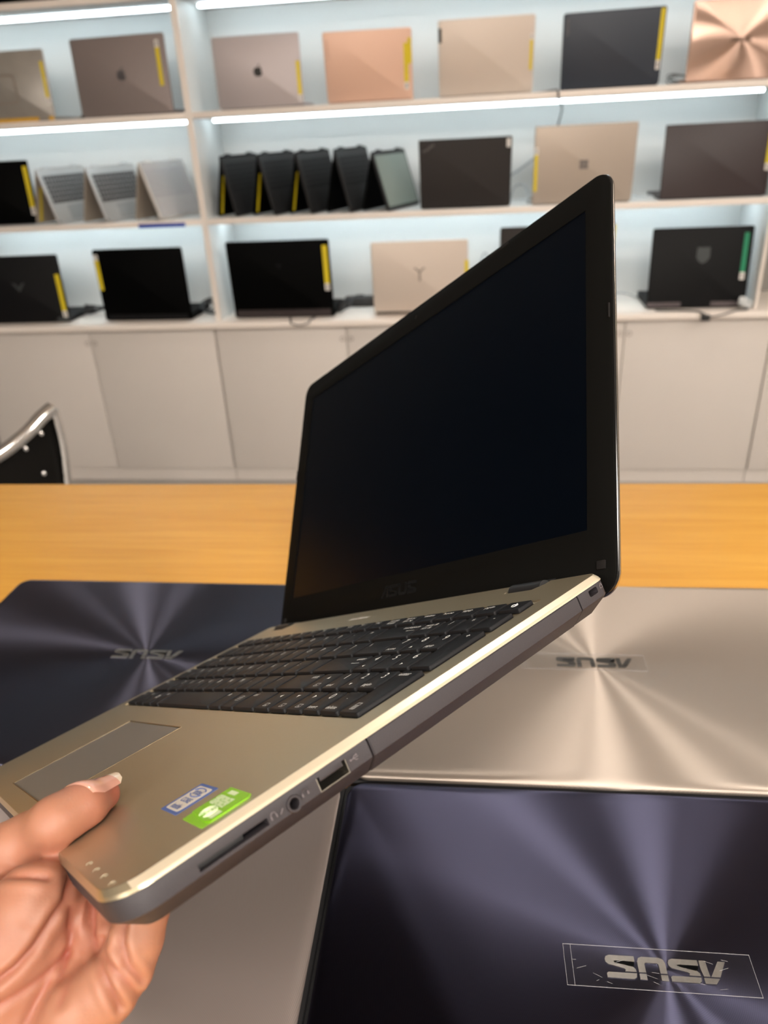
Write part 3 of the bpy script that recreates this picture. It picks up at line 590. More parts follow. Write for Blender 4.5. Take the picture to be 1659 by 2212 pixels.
def surface_nets(D, org, hs):
    ins = D < 0; sh = np.array(D.shape) - 1
    cs_ = [(i, j, k) for i in (0, 1) for j in (0, 1) for k in (0, 1)]
    sl = lambda A, c: A[c[0]:c[0] + sh[0], c[1]:c[1] + sh[1], c[2]:c[2] + sh[2]]
    cnt = sum(sl(ins, c).astype(int) for c in cs_); mask = (cnt > 0) & (cnt < 8); idx = -np.ones(sh, int); ii = np.argwhere(mask); idx[mask] = np.arange(len(ii))
    acc = np.zeros((len(ii), 3)); num = np.zeros(len(ii))
    for c in cs_:
        for ax in range(3):
            if c[ax] == 0:
                c2 = list(c); c2[ax] = 1
                d0 = D[ii[:, 0] + c[0], ii[:, 1] + c[1], ii[:, 2] + c[2]]; d1 = D[ii[:, 0] + c2[0], ii[:, 1] + c2[1], ii[:, 2] + c2[2]]
                m = (d0 < 0) != (d1 < 0); t_ = np.where(m, d0 / np.where(m, d0 - d1, 1), 0)
                p = np.tile(np.array(c, float), (len(ii), 1)); p[:, ax] = t_; acc += p * m[:, None]; num += m
    V = (ii + acc / num[:, None]) * hs + org; F = []
    for ax in range(3):
        o1, o2 = (ax + 1) % 3, (ax + 2) % 3
        a = np.moveaxis(ins, ax, 0); e = a[:-1] != a[1:]; e = np.moveaxis(e, 0, ax)
        q = np.argwhere(e); q = q[(q[:, o1] > 0) & (q[:, o2] > 0) & (q[:, o1] < sh[o1]) & (q[:, o2] < sh[o2])]
        def cell(d1_, d2_):
            r = q.copy(); r[:, o1] -= d1_; r[:, o2] -= d2_; return idx[r[:, 0], r[:, 1], r[:, 2]]
        f = np.stack([cell(1, 1), cell(0, 1), cell(0, 0), cell(1, 0)], 1); fl = ~ins[q[:, 0], q[:, 1], q[:, 2]]; f[fl] = f[fl][:, ::-1]; F.append(f)
    return V, np.concatenate(F)
def build_hand():
    hs = 0.9
    lo = np.array([-262., -30., 840.]); hi = np.array([-30., 265., 1095.])
    n = ((hi - lo) / hs).astype(int); ax = [lo[i] + hs * np.arange(n[i]) for i in range(3)]
    D = np.full(n, 50.0)
    def blend(chain, k, k2):
        nonlocal D
        tot = None; pts = np.array([c[0] for c in chain]); rm = max(c[1] for c in chain) + 14
        s = [slice(max(0, int((pts[:, i].min() - rm - lo[i]) / hs)), min(n[i], int((pts[:, i].max() + rm - lo[i]) / hs) + 1)) for i in range(3)]
        G = np.stack(np.meshgrid(*[ax[i][s[i]] for i in range(3)], indexing='ij'), -1); P = G.reshape(-1, 3)
        for (a, ra), (b, rb) in zip(chain, chain[1:]):
            d = capsule(P, a, ra, b, rb); tot = d if tot is None else smin(tot, d, k2)
        D[tuple(s)] = smin(D[tuple(s)], tot.reshape(G.shape[:3]), k)
    for nm, k, k2 in (('index', 6, 3), ('middle', 7, 3), ('ring', 6, 3), ('little', 4, 3), ('thenar', 6, 4), ('wrist', 12, 5), ('wrist2', 12, 5), ('thumb', 5, 4.5), ('indexf', 3, 3), ('middlef', 2, 3), ('ringf', 2, 3), ('littlef', 2, 3)): blend(HAND[nm], k, k2)
    # flesh stops at the laptop it holds
    G = np.stack(np.meshgrid(*ax, indexing='ij'), -1).reshape(-1, 3)
    near = np.where(D.ravel() < 6)[0]; Q = G[near] / 1000.0
    Rm = np.array(MB.to_3x3()); l = (Q - np.array(MB.translation)) @ Rm * 1000
    q = np.abs(l - np.array([-191.0, -132.5, -9.6])) - np.array([191.0 - 6, 124.0 - 6, 9.9 - 4]); rr = 4.0
    q[:, :2] += 2; bd = np.linalg.norm(np.maximum(q, 0), axis=1) + np.minimum(q.max(1), 0) - rr
    Dn = D.ravel().copy(); Dn[near] = np.maximum(Dn[near], 0.35 - bd); D = Dn.reshape(D.shape)
    return surface_nets(D, lo, hs)
def poly_dist(P, line):
    d = np.full(len(P), 1e9)
    for a, b in zip(line[:-1], line[1:]):
        ab = b - a; h = np.clip(((P - a) @ ab) / (ab @ ab + 1e-9), 0, 1); d = np.minimum(d, np.linalg.norm(P - (a + h[:, None] * ab), axis=1))
    return d
V, F = build_hand()
me = bpy.data.meshes.new('person'); me.from_pydata((V / 1000).tolist(), [], F.tolist()); me.update()
bm = bmesh.new(); bm.from_mesh(me)
for _ in range(5): bmesh.ops.smooth_vert(bm, verts=bm.verts, factor=0.5, use_axis_x=True, use_axis_y=True, use_axis_z=True)
bmesh.ops.recalc_face_normals(bm, faces=bm.faces); bm.to_mesh(me); bm.free()
nv = len(me.vertices); V = np.empty(nv * 3); me.vertices.foreach_get('co', V); V = V.reshape(-1, 3) * 1000
Nn = np.empty(nv * 3); me.vertices.foreach_get('normal', Nn); Nn = Nn.reshape(-1, 3)
pn = np.array(HAND['n']); pn /= np.linalg.norm(pn); e1 = np.cross(pn, [0, 0, 1.0]); e1 /= np.linalg.norm(e1); e2 = np.cross(pn, e1)
P2 = np.stack([V @ e1, V @ e2], 1); disp = np.zeros(nv); facing = np.clip(Nn @ pn, 0, 1); red = np.zeros(nv)
th_axis = np.array([c[0] for c in HAND['thumb']]); td = poly_dist(V, th_axis)
pts_in = ((V @ pn) < (np.array(HAND['creases'][1]) @ pn).max() + 14)
for i, ln in enumerate(HAND['creases']):
    ln = np.array(ln); l2 = np.stack([ln @ e1, ln @ e2], 1); d = poly_dist(P2, l2); dep = (2.0, 2.0, 1.1, 1.0, 2.3, 2.4, 2.0, 0.8, 0.6)[i]; wd = (1.1, 1.2, 1.2, 1.2, 1.4, 1.5, 1.4, 1.8, 1.4)[i]
    off = (td > 13) if i else np.ones(nv, bool)
    disp -= dep * np.exp(-(d / wd) ** 2) * facing * off; disp += 0.45 * dep * np.exp(-((d - 3.0) / 1.8) ** 2) * facing * off
    red += 0.5 * np.exp(-(d / 1.1) ** 2) * facing * off  # fold lines also darkened in the skin colour, as shade in the creases
for ln in HAND['tcrease']:
    ln = np.array(ln); d = poly_dist(V, ln); disp -= 0.9 * np.exp(-(d / 3.5) ** 2) * 0.5
tip = np.array(HAND['thumb'][0][0]); red += 0.9 * np.exp(-(np.linalg.norm(V - tip, axis=1) / 17) ** 2)
web = np.array([-148., 172., 1040.]); red += 0.55 * np.exp(-(np.linalg.norm(V - web, axis=1) / 16) ** 2)
red += 0.45 * np.exp(-(np.linalg.norm(V - np.array(HAND['ring'][1][0]), axis=1) / 14) ** 2)
red += 0.35 * np.exp(-(np.linalg.norm(V - np.array(HAND['thenar'][1][0]), axis=1) / 24) ** 2)
V2 = (V + Nn * np.clip(disp, -2.8, 1.4)[:, None]) / 1000
me.vertices.foreach_set('co', V2.ravel())
at_ = me.attributes.new('flush_crease_shade', 'FLOAT', 'POINT'); at_.data.foreach_set('value', np.clip(red, 0, 1))
m, N, L, b = _new('skin')
an = N.new('ShaderNodeAttribute'); an.attribute_name = 'flush_crease_shade'; tc = N.new('ShaderNodeTexCoord')
nz = N.new('ShaderNodeTexNoise'); nz.inputs['Scale'].default_value = 110; nz.inputs['Detail'].default_value = 4; L.new(tc.outputs['Object'], nz.inputs['Vector'])
c1 = N.new('ShaderNodeMix'); c1.data_type = 'RGBA'; c1.inputs[6].default_value = (0.41, 0.195, 0.118, 1); c1.inputs[7].default_value = (0.355, 0.155, 0.095, 1); L.new(nz.outputs['Fac'], c1.inputs[0])
c2 = N.new('ShaderNodeMix'); c2.data_type = 'RGBA'; c2.inputs[7].default_value = (0.30, 0.075, 0.048, 1); L.new(c1.outputs[2], c2.inputs[6]); L.new(an.outputs['Fac'], c2.inputs[0])
L.new(c2.outputs[2], b.inputs['Base Color']); b.inputs['Roughness'].default_value = 0.48
b.inputs['Subsurface Weight'].default_value = 0.25; b.inputs['Subsurface Radius'].default_value = (0.004, 0.0015, 0.0008); b.inputs['Subsurface Scale'].default_value = 1.0
n2 = N.new('ShaderNodeTexNoise'); n2.inputs['Scale'].default_value = 900; n2.inputs['Detail'].default_value = 3; L.new(tc.outputs['Object'], n2.inputs['Vector'])
bp = N.new('ShaderNodeBump'); bp.inputs['Strength'].default_value = 0.25; bp.inputs['Distance'].default_value = 0.0003; L.new(n2.outputs['Fac'], bp.inputs['Height']); L.new(bp.outputs['Normal'], b.inputs['Normal'])
me.polygons.foreach_set('use_smooth', [True] * len(me.polygons)); me.update()
hand = tag(obj('person', me, m), 'left hand of a person gripping the gold laptop, thumb on top, palm below', 'person')
# thumbnail: a curved plate over the back of the thumb tip
na = np.array(HAND['thumb'][1][0]); nb = np.array(HAND['thumb'][0][0]); axd = (nb - na) / np.linalg.norm(nb - na)
mid = np.array(HAND['nail']).mean(0); up_ = mid - (na + axd * ((mid - na) @ axd)); up_ -= axd * (up_ @ axd); up_ /= np.linalg.norm(up_); sd = np.cross(axd, up_)
from mathutils.bvhtree import BVHTree
bvh = BVHTree.FromPolygons([Vector(v) for v in V2], [tuple(p.vertices) for p in me.polygons])
bm = bmesh.new(); rows_ = []
NL, NA = 16, 12; Ltip = np.linalg.norm(nb - na); s0, s1, sfree = -0.22 * Ltip, Ltip + 9.5, Ltip + 5.0
def nail_rad(s_, dv):
    c = Vector((na + axd * s_) / 1000); hit = bvh.ray_cast(c, Vector(dv), 0.02)
    return hit[3] * 1000 if hit[0] is not None else 7.0
for i in range(NL + 1):
    u = i / NL; s_ = s0 + u * (s1 - s0); half = R_(58) * (0.72 + 0.28 * min(1, u * 4)); row = []
    if s_ > sfree: half *= math.sqrt(max(0.03, 1 - ((s_ - sfree) / (s1 - sfree)) ** 2)) * 0.75 + 0.12
    for j in range(NA + 1):
        a = -half + 2 * half * j / NA; dv = up_ * math.cos(a) + sd * math.sin(a)
        sq = min(s_, Ltip + 2.0); rad = nail_rad(sq, dv) + 0.28 - max(0, s_ - sq) * 0.10 - (0.7 if i == 0 else 0.0)
        row.append(bm.verts.new(tuple((na + axd * s_ + dv * rad) / 1000)))
    rows_.append(row)
for i in range(NL):
    for j in range(NA):
        f = bm.faces.new((rows_[i][j], rows_[i + 1][j], rows_[i + 1][j + 1], rows_[i][j + 1])); f.material_index = 1 if i >= NL - 3 else 0
bmesh.ops.recalc_face_normals(bm, faces=bm.faces)
bmesh.ops.solidify(bm, geom=list(bm.faces), thickness=0.0005)
nail_m = mat('nail_pink', (0.66, 0.34, 0.26), 0.18, noise=0.03, nscale=200, coat=0.4); nail_tip = mat('nail_free_edge', (0.74, 0.60, 0.46), 0.2, noise=0.03, nscale=200, coat=0.4)
from_bm('thumbnail', bm, [nail_m, nail_tip], hand, sharp=60)

# ------------------------------------------------------------------ laptops on the shelves
def rim_slab(bm, w, h, r, th, round_=0.002):
    """panel in the xz-plane, outer face at y=0, bottom edge at z=0"""
    prof = [(round_, 0.0), (round_ * 0.35, -round_ * 0.3), (0, -round_), (0, -th + 0.0005), (0.0005, -th)]
    add_slab(bm, w, h, r, prof, 0, h / 2, 6)
XZ = Matrix(((1, 0, 0, 0), (0, 0, -1, 0), (0, 1, 0, 0), (0, 0, 0, 1)))      # slab x,y,z -> x, -z, y
def price_sticker(lid, W, H, u, v0, v1, wd, white, m=None, z=0.0001):
    """strip on the outer face; white: 'top', 'bottom' or None"""
    L_ = v1 - v0; wl = 0.16 * L_ if white else 0
    y0, y1 = (v0 + wl if white == 'bottom' else v0), (v1 - wl if white == 'top' else v1)
    s = slab('price_sticker', wd, y1 - y0, 0.0012, [(0, z + 0.00035), (0, z)], m or yellow_m, lid, XZ, cx=u - W / 2 + wd / 2, cy=(y0 + y1) / 2, n=2)
    if white:
        a0, a1 = (v0, y0) if white == 'bottom' else (y1, v1)
        q = slab('sticker_tip', wd, a1 - a0, 0.0012, [(0, z + 0.00035), (0, z)], white_m, s, XZ, cx=u - W / 2 + wd / 2, cy=(a0 + a1) / 2, n=2)
        bm = bmesh.new(); x = u - W / 2
        for k in range(3): add_poly(bm, [(x + wd * 0.25, a0 + (a1 - a0) * (.25 + .2 * k)), (x + wd * 0.75, a0 + (a1 - a0) * (.25 + .2 * k)), (x + wd * 0.75, a0 + (a1 - a0) * (.35 + .2 * k)), (x + wd * 0.25, a0 + (a1 - a0) * (.35 + .2 * k))], z + 0.0003, z + 0.0005)
        from_bm('sticker_print', bm, ink, s, XZ)
    return s
def shelf_laptop(x, y, zs, yaw, W, H, tilt, m, label, base_m=None, r=0.008, th=0.006, depth=0.205, bth=0.014, spun=False):
    t = tag(empty('laptop', M=T(x, y, zs) @ RZ(yaw)), label, 'laptop', 'laptops displayed on the lit shelves')
    base_m = base_m or m
    zt = bth
    bm = bmesh.new(); add_slab(bm, W * 0.995, depth, 0.010, [(0.0015, zt), (0, zt - 0.0015), (0.0005, 0.004), (0.004, 0.0005)], 0, depth / 2 + 0.004, 6)
    from_bm('base', bm, base_m, t)
    bm = bmesh.new()
    if spun: add_slab(bm, W, H, r, [(0.002, 0.0), (0.0007, -0.0006), (0, -0.002), (0, -th)], 0, 0, 6); M = T(0, -0.004, 0.004) @ RX(tilt) @ T(0, 0, H / 2) @ XZ
    else: rim_slab(bm, W, H, r, th); M = T(0, -0.004, 0.004) @ RX(tilt) @ XZ
    lid = from_bm('lid', bm, m, t, M, sharp=50)
    # children of the lid use a frame where x is across, z up; convert with the inverse of XZ
    sub = XZ.inverted() if not spun else XZ.inverted() @ T(0, 0, -H / 2)
    cyl('hinge_bar', (0, 0.006, zt * 0.6), (1, 0, 0), 0.0055, W * 0.8, base_m, t, 16)
    scr = box('screen', -W / 2 + 0.008, W / 2 - 0.008, th + 0.0001, th + 0.0009, 0.018, H - 0.010, screen_m, lid); scr.matrix_basis = sub
    return t, lid, sub
def put(o, sub):
    o.matrix_basis = sub @ o.matrix_basis; return o
sp_grey = mat('lid_space_grey', (0.25, 0.205, 0.195), 0.5, 0.3, noise=0.02, nscale=300)
sp_silver = mat('lid_silver', (0.44, 0.39, 0.39), 0.45, 0.3, noise=0.02, nscale=300)
film_grey = mat('lid_filmed_grey', (0.33, 0.305, 0.275), 0.30, 0.3, noise=0.14, nscale=18)
peach_m = mat('lid_peach', (0.74, 0.475, 0.355), 0.42, 0.2, noise=0.02, nscale=300)
beige_m = mat('lid_beige', (0.63, 0.535, 0.46), 0.42, 0.2, noise=0.02, nscale=300)
navy_m = mat('lid_slate_navy', (0.026, 0.034, 0.050), 0.42, 0.1, noise=0.03, nscale=300)
rose_m = spun_mat('lid_rose_spun', (0.66, 0.45, 0.36), 0.26, 0.95, sharp=0.6)
dark_m = mat('lid_warm_black', (0.028, 0.024, 0.023), 0.55, 0.0, noise=0.04, nscale=300, spec=0.2)
surf_m = mat('lid_sand', (0.43, 0.36, 0.30), 0.42, 0.3, noise=0.02, nscale=300)
brown_m = mat('lid_brown_black', (0.030, 0.018, 0.019), 0.45, 0.0, noise=0.04, nscale=300)
blk_m = mat('lid_black', (0.003, 0.003, 0.0038), 0.55, 0.0, noise=0.05, nscale=300, spec=0.2)
blk2_m = mat('lid_jet_black', (0.0010, 0.0010, 0.0010), 0.5, 0.0, noise=0.05, nscale=300, spec=0.04)
em_dim = mat('emblem_dim', (0.055, 0.062, 0.064), 0.4, 0.3, noise=0.04)
em_grey = mat('emblem_grey', (0.15, 0.14, 0.145), 0.3, 0.6, noise=0.04)
em_taupe = mat('emblem_taupe', (0.34, 0.29, 0.25), 0.35, 0.5, noise=0.04)
em_white = mat('emblem_pale', (0.45, 0.42, 0.42), 0.4, 0.5, noise=0.04)
Z1, Z2, Z3 = SH[1][1], SH[2][1], SH[3][1]
def emb(lid, sub, W, plist, u, v, size, m, name='maker_emblem', rot=0.0, th=0.0004):
    o = polys(name, plist, -0.00015, th, m, lid, T(u - W / 2, -0.0, v) @ XZ @ RZ(rot), scale=size); return put(o, sub)
def wordmark(lid, sub, W, s, u, v, size, m, rot=0.0, bold=0.0002):
    o = lettering('maker_lettering', [(s, size, RZ(rot), 'CENTER', bold)], m, lid, T(u - W / 2, -0.00025, v) @ XZ); return put(o, sub)
def stick(lid, sub, *a, **k): return put(price_sticker(lid, *a, **k), Matrix.Identity(4)) if False else _stick(lid, sub, *a, **k)
def _stick(lid, sub, *a, **k):
    s = price_sticker(lid, *a, **k); s.matrix_basis = sub @ s.matrix_basis
    inv = XZ.inverted()
    for c in s.children: c.matrix_basis = inv @ c.matrix_basis
    return s
SQ = [(-.5, -.5), (.5, -.5), (.5, .5), (-.5, .5)]
# --- upper row
W = 0.325
t, l, s = shelf_laptop(-1.634, 2.806, Z2, 0.0, W, 0.212, -0.04, film_grey, 'film-wrapped grey laptop at the left end of the upper row, orange tape along its foot')
stick(l, s, W, .212, W - 0.019, 0.045, 0.175, 0.012, 'bottom')
ring = []
for pts in (rrect(0.094, 0.090, 0.016, 6), rrect(0.080, 0.076, 0.010, 6)): ring.append(pts)
bm = bmesh.new(); o1, i1 = ring; k_ = len(o1)
va = [bm.verts.new((x, y, 0.0005)) for x, y in o1]; vb = [bm.verts.new((x, y, 0.0005)) for x, y in i1]
for i in range(k_): bm.faces.new((va[i], va[(i + 1) % k_], vb[(i + 1) % k_], vb[i]))
em = put(from_bm('lid_emblem', bm, em_taupe, l, T(-0.004, 0, 0.098) @ XZ), s)
box('orange_tape', -W / 2 + 0.01, W / 2 - 0.06, -0.009, -0.0045, 0.001, 0.013, orange_m, t); box('orange_tape', W / 2 - 0.022, W / 2 - 0.004, -0.009, -0.0045, 0.001, 0.013, orange_m, t)
W = 0.338
t, l, s = shelf_laptop(-1.204, 2.800, Z2, -0.05, W, 0.232, -0.04, sp_grey, 'large space grey laptop left of the upright divider, fruit emblem on its lid')
emb(l, s, W, FRUIT, W / 2, 0.118, 0.040, em_grey); stick(l, s, W, .232, W - 0.035, 0.080, 0.212, 0.014, 'top')
W = 0.291
t, l, s = shelf_laptop(-0.732, 2.806, Z2, 0.03, W, 0.207, 0.0, sp_silver, 'pale silver laptop right of the divider, small black fruit emblem')
emb(l, s, W, FRUIT, W / 2, 0.103, 0.036, gloss_black); stick(l, s, W, .207, W - 0.017, 0.012, 0.128, 0.013, 'bottom')
W = 0.284
t, l, s = shelf_laptop(-0.363, 2.812, Z2, 0.06, W, 0.199, 0.17, peach_m, 'peach pink laptop with a yellow sticker, between silver and beige ones')
wordmark(l, s, W, 'Lenovo', 0.018, 0.150, 0.018, mat('emblem_rose', (0.60, 0.38, 0.29), 0.35, 0.4, noise=0.03), math.pi / 2); stick(l, s, W, .199, W - 0.027, 0.028, 0.158, 0.014, 'bottom'); stick(l, s, W, .199, W - 0.014, 0.100, 0.172, 0.012, None, z=0.0006)
W = 0.301
t, l, s = shelf_laptop(0.015, 2.822, Z2, 0.0, W, 0.211, 0.17, beige_m, 'plain beige laptop with a small black tag on its top left edge')
stick(l, s, W, .211, W - 0.014, 0.062, 0.160, 0.009, 'top'); put(slab('edge_tag', 0.010, 0.040, 0.001, [(0, 0.0006), (0, 0.0)], ink, l, XZ, cx=-W / 2 + 0.006, cy=0.170, n=2), s)
wordmark(l, s, W, 'Lenovo', 0.0085, 0.170, 0.0085, em_white, math.pi / 2)
W = 0.302
t, l, s = shelf_laptop(0.403, 2.800, Z2, -0.09, W, 0.205, 0.14, navy_m, 'dark slate blue laptop on the upper row beside the rose gold one')
wordmark(l, s, W, 'Lenovo', 0.018, 0.168, 0.015, em_grey, math.pi / 2); stick(l, s, W, .205, W - 0.016, 0.040, 0.200, 0.012, 'bottom')
W = 0.298
t, l, s = shelf_laptop(0.786, 2.806, Z2, -0.015, W, 0.215, 0.03, rose_m, 'shiny rose gold laptop with circular brushed lid at top right', spun=True)
h_ = 0.0125; emb(l, s, W, [[(x - WORD_W / 2, y - .5) for x, y in p] for p in WORD], W / 2, 0.1075, h_, mat('emblem_bronze', (0.16, 0.11, 0.08), 0.3, 0.9, noise=0.05))
# --- middle row
W = 0.308
t, l, s = shelf_laptop(-0.050, 2.806, Z3, 0.0, W, 0.215, 0.14, dark_m, 'square-cornered warm black laptop in the middle row, white sticker at its top right corner', r=0.003)
wordmark(l, s, W, 'ThinkPad', 0.034, 0.186, 0.012, em_grey, R_(32)); put(slab('price_sticker', 0.012, 0.026, 0.001, [(0, 0.0005), (0, 0.0)], white_m, l, XZ, cx=W / 2 - 0.011, cy=0.196, n=2), s)
W = 0.326
t, l, s = shelf_laptop(0.341, 2.802, Z3, -0.02, W, 0.237, 0.09, surf_m, 'sand coloured laptop with a dark four-square emblem behind the raised screen corner', r=0.006)
emb(l, s, W, [[(x * .46 + a, y * .46 + b) for x, y in SQ] for a in (-.26, .26) for b in (-.26, .26)], W / 2, 0.118, 0.027, em_grey); stick(l, s, W, .237, 0.002, 0.040, 0.175, 0.011, 'top')
W = 0.339
t, l, s = shelf_laptop(0.767, 2.804, Z3, 0.015, W, 0.222, -0.06, brown_m, 'plain brown black laptop at the right end of the middle row', r=0.004)
stick(l, s, W, .222, W - 0.016, 0.075, 0.205, 0.014, 'bottom')
# --- worktop row
W = 0.360
t, l, s = shelf_laptop(-1.774, 2.806, WT, 0.015, W, 0.252, -0.02, blk_m, 'black laptop at the far left of the worktop, dim wing-shaped emblem', bth=0.02, th=0.009)
emb(l, s, W, [[(-.9, .55), (-.35, .40), (0, -.1), (.35, .40), (.9, .55), (.35, -.2), (0, -.62), (-.35, -.2)]], W / 2, 0.136, 0.030, em_dim); stick(l, s, W, .252, W - 0.024, 0.015, 0.180, 0.018, 'bottom')
put(slab('hinge_plate', 0.05, 0.014, 0.001, [(0, 0.0016), (0, 0.0)], em_dim, l, XZ, cx=W / 2 - 0.026, cy=0.010, n=2), s)
W = 0.354
t, l, s = shelf_laptop(-1.270, 2.806, WT, -0.028, W, 0.264, 0.0, blk2_m, 'jet black gaming laptop left of the divider foot, yellow sticker on its left edge', bth=0.024, th=0.009)
stick(l, s, W, .264, 0.003, 0.115, 0.245, 0.016, 'top'); put(slab('hinge_plate', W * 0.92, 0.018, 0.002, [(0, 0.0015), (0, 0.0)], blk_m, l, XZ, cx=0, cy=0.013, n=2), s)
W = 0.386
t, l, s = shelf_laptop(-0.730, 2.806, WT, -0.018, W, 0.275, 0.035, blk2_m, 'widest jet black laptop, right of the divider foot, yellow sticker top right', bth=0.026, th=0.009)
stick(l, s, W, .275, W - 0.026, 0.095, 0.255, 0.018, 'bottom'); emb(l, s, W, [[(-.6, .5), (0, .25), (.6, .5), (.2, -.1), (0, -.5), (-.2, -.1)]], W / 2, 0.185, 0.022, blk_m)
put(slab('vent_bar', W * 0.94, 0.026, 0.003, [(0, 0.002), (0, 0.0)], mat('vent_brown', (0.035, 0.026, 0.026), 0.4, 0.2, noise=0.3, nscale=60), l, XZ, cx=0, cy=0.015, n=2), s)
W = 0.346
t, l, s = shelf_laptop(-0.212, 2.800, WT, 0.0, W, 0.260, 0.07, beige_m, 'beige laptop with a grey Y emblem, just left of the raised black screen', bth=0.02, th=0.008)
emb(l, s, W, [[(-.13, -1.0), (.13, -1.0), (.13, .05), (.75, .62), (.42, .62), (0, .25), (-.42, .62), (-.75, .62), (-.13, .05)]], W / 2, 0.150, 0.030, em_taupe); stick(l, s, W, .260, W - 0.012, 0.075, 0.190, 0.014, 'bottom')
put(slab('vent_bar', 0.22, 0.009, 0.001, [(0, 0.0012), (0, 0.0)], ink, l, XZ, cx=-0.055, cy=0.008, n=2), s)
W = 0.390
t, l, s = shelf_laptop(0.266, 2.812, WT, 0.018, W, 0.295, 0.11, dark_m, 'dark laptop almost wholly hidden behind the raised black screen', bth=0.024, th=0.009)
stick(l, s, W, .295, W - 0.012, 0.16, 0.292, 0.012, None)
W = 0.332
t, l, s = shelf_laptop(0.762, 2.806, WT, -0.015, W, 0.268, -0.10, blk_m, 'black laptop with a dark green sticker and shield emblem at right on the worktop', bth=0.026, th=0.009)
stick(l, s, W, .268, W - 0.030, 0.092, 0.246, 0.016, 'bottom', m=tag_green); emb(l, s, W, [[(-.7, .8), (.7, .8), (.75, -.3), (.45, -.75), (0, -1.0), (-.45, -.75), (-.75, -.3)]], W / 2 + 0.008, 0.178, 0.030, em_dim)
for a in (-1, 1): put(slab('vent_bar', 0.115, 0.016, 0.001, [(0, 0.0016), (0, 0.0)], mat('vent_grey%d' % a, (0.11, 0.09, 0.095), 0.4, 0.4, noise=0.35, nscale=120), l, XZ, cx=a * 0.108, cy=0.012, n=2), s)
# --- laptops seen at the edges
tl = tag(empty('laptop', M=T(-1.782, 2.815, Z3) @ RZ(0.05)), 'black laptop cut off by the left edge in the middle row, yellow sticker on it', 'laptop', 'laptops displayed on the lit shelves')
W = 0.30
bm = bmesh.new(); rim_slab(bm, W, 0.215, 0.006, 0.006); l = from_bm('lid', bm, blk2_m, tl, T(0, -0.004, 0.004) @ RX(-0.05) @ XZ)
_stick(l, XZ.inverted(), W, 0.215, W - 0.022, 0.03, 0.195, 0.016, 'bottom')
bm = bmesh.new(); add_slab(bm, 0.27, 0.20, 0.01, [(0.001, 0.014), (0, 0.012), (0.002, 0.0005)], -0.012, 0.104, 5); from_bm('base', bm, sp_silver, tl)
t, l, s = shelf_laptop(-1.560, 2.806, SH[1][1], 0.0, 0.33, 0.22, 0.05, blk2_m, 'black laptop on the topmost shelf, only its foot showing at the upper left corner')

# ------------------------------------------------------------------ laptops folded into tents
def tent_laptop(x, y, yw, wd, L, tr, tl_, body, inner, keys_m, pad, label, screen=None, sticker=False, wrap=False):
    t = tag(empty('tent_laptop', M=T(x, y, Z3) @ RZ(-yw)), label, 'laptop', 'convertible laptops standing like tents')
    h = L * math.cos(tr) + 0.004; th = 0.009
    MR = Matrix(((math.sin(tr), 0, math.cos(tr), 0), (0, 1, 0, 0), (-math.cos(tr), 0, math.sin(tr), 0), (0, 0, 0, 1)))
    ML_ = Matrix(((-math.sin(tl_), 0, -math.cos(tl_), 0), (0, -1, 0, 0), (-math.cos(tl_), 0, math.sin(tl_), 0), (0, 0, 0, 1)))
    LL = (h - 0.003) / math.cos(tl_)
    pr = [(0.001, 0.0), (0.0, -0.001), (0.0, -th + 0.001), (0.001, -th)]
    a = slab('keyboard_half' if not screen else 'screen_half', L - 0.004, wd, 0.008, pr, body, t, T(0.001, 0, h) @ MR, cx=L / 2 + 0.002, cy=wd / 2, n=5)
    pl_ = [(0.001, 0.0), (0.0, -0.001), (0.0, -0.005), (0.001, -0.006)]
    b = slab('screen_half' if not screen else 'keyboard_half', LL - 0.006, wd, 0.008, pl_, inner, t, T(-0.001, 0, h) @ ML_, cx=LL / 2 + 0.001, cy=-wd / 2, n=5)
    for yy in (wd * 0.2, wd * 0.8): cyl('hinge', (0, yy, h - 0.004), (0, 1, 0), 0.005, 0.03, body, t, 14)
    if screen:
        slab('screen', L - 0.030, wd - 0.016, 0.002, [(0, 0.0006), (0, 0.0)], screen, a, cx=L / 2 + 0.003, cy=wd / 2, n=2)
    else:
        bm = bmesh.new(); nx, ny = 6, 14; kx0, kx1 = 0.030, 0.030 + 0.098; ky0, ky1 = 0.014, wd - 0.014
        for i in range(nx):
            for j in range(ny):
                px, py = (kx1 - kx0) / nx, (ky1 - ky0) / ny
                add_box(bm, kx0 + i * px + 0.0012, kx0 + (i + 1) * px - 0.0012, ky0 + j * py + 0.0013, ky0 + (j + 1) * py - 0.0013, 0.0001, 0.0010)
        from_bm('keyboard', bm, keys_m, a)
        slab('touchpad', L - 0.145, 0.10, 0.003, [(0, 0.0005), (0, 0.0)], pad, a, cx=L - 0.008 - (L - 0.145) / 2, cy=wd / 2, n=3)
        bm = bmesh.new(); 
        for yy in (0.006, wd - 0.006): add_cyl(bm, (L - 0.006, yy, 0.0004), (0, 0, 1), 0.003, 0.001, 12)
        if not wrap: from_bm('rubber_foot', bm, rubber, a)
        else: bm.free()
    if wrap: slab('clear_cover', L - 0.010, wd - 0.006, 0.004, [(0, 0.0024), (0, 0.0020)], cover_m, a, cx=L / 2, cy=wd / 2, n=3)
    if sticker: slab('price_sticker', LL * 0.62, 0.013, 0.001, [(0, 0.0), (0, -0.0007)], yellow_m, b, T(0, 0, -0.006), cx=LL * 0.64, cy=-0.022, n=2)
    return t
silver_b = mat('tent_silver', (0.56, 0.56, 0.56), 0.38, 0.5, noise=0.02, nscale=300)
taupe_in = mat('tent_taupe', (0.40, 0.345, 0.29), 0.45, 0.3, noise=0.02, nscale=300)
keys_grey = mat('tent_keys_grey', (0.055, 0.053, 0.057), 0.5, noise=0.08, nscale=300)
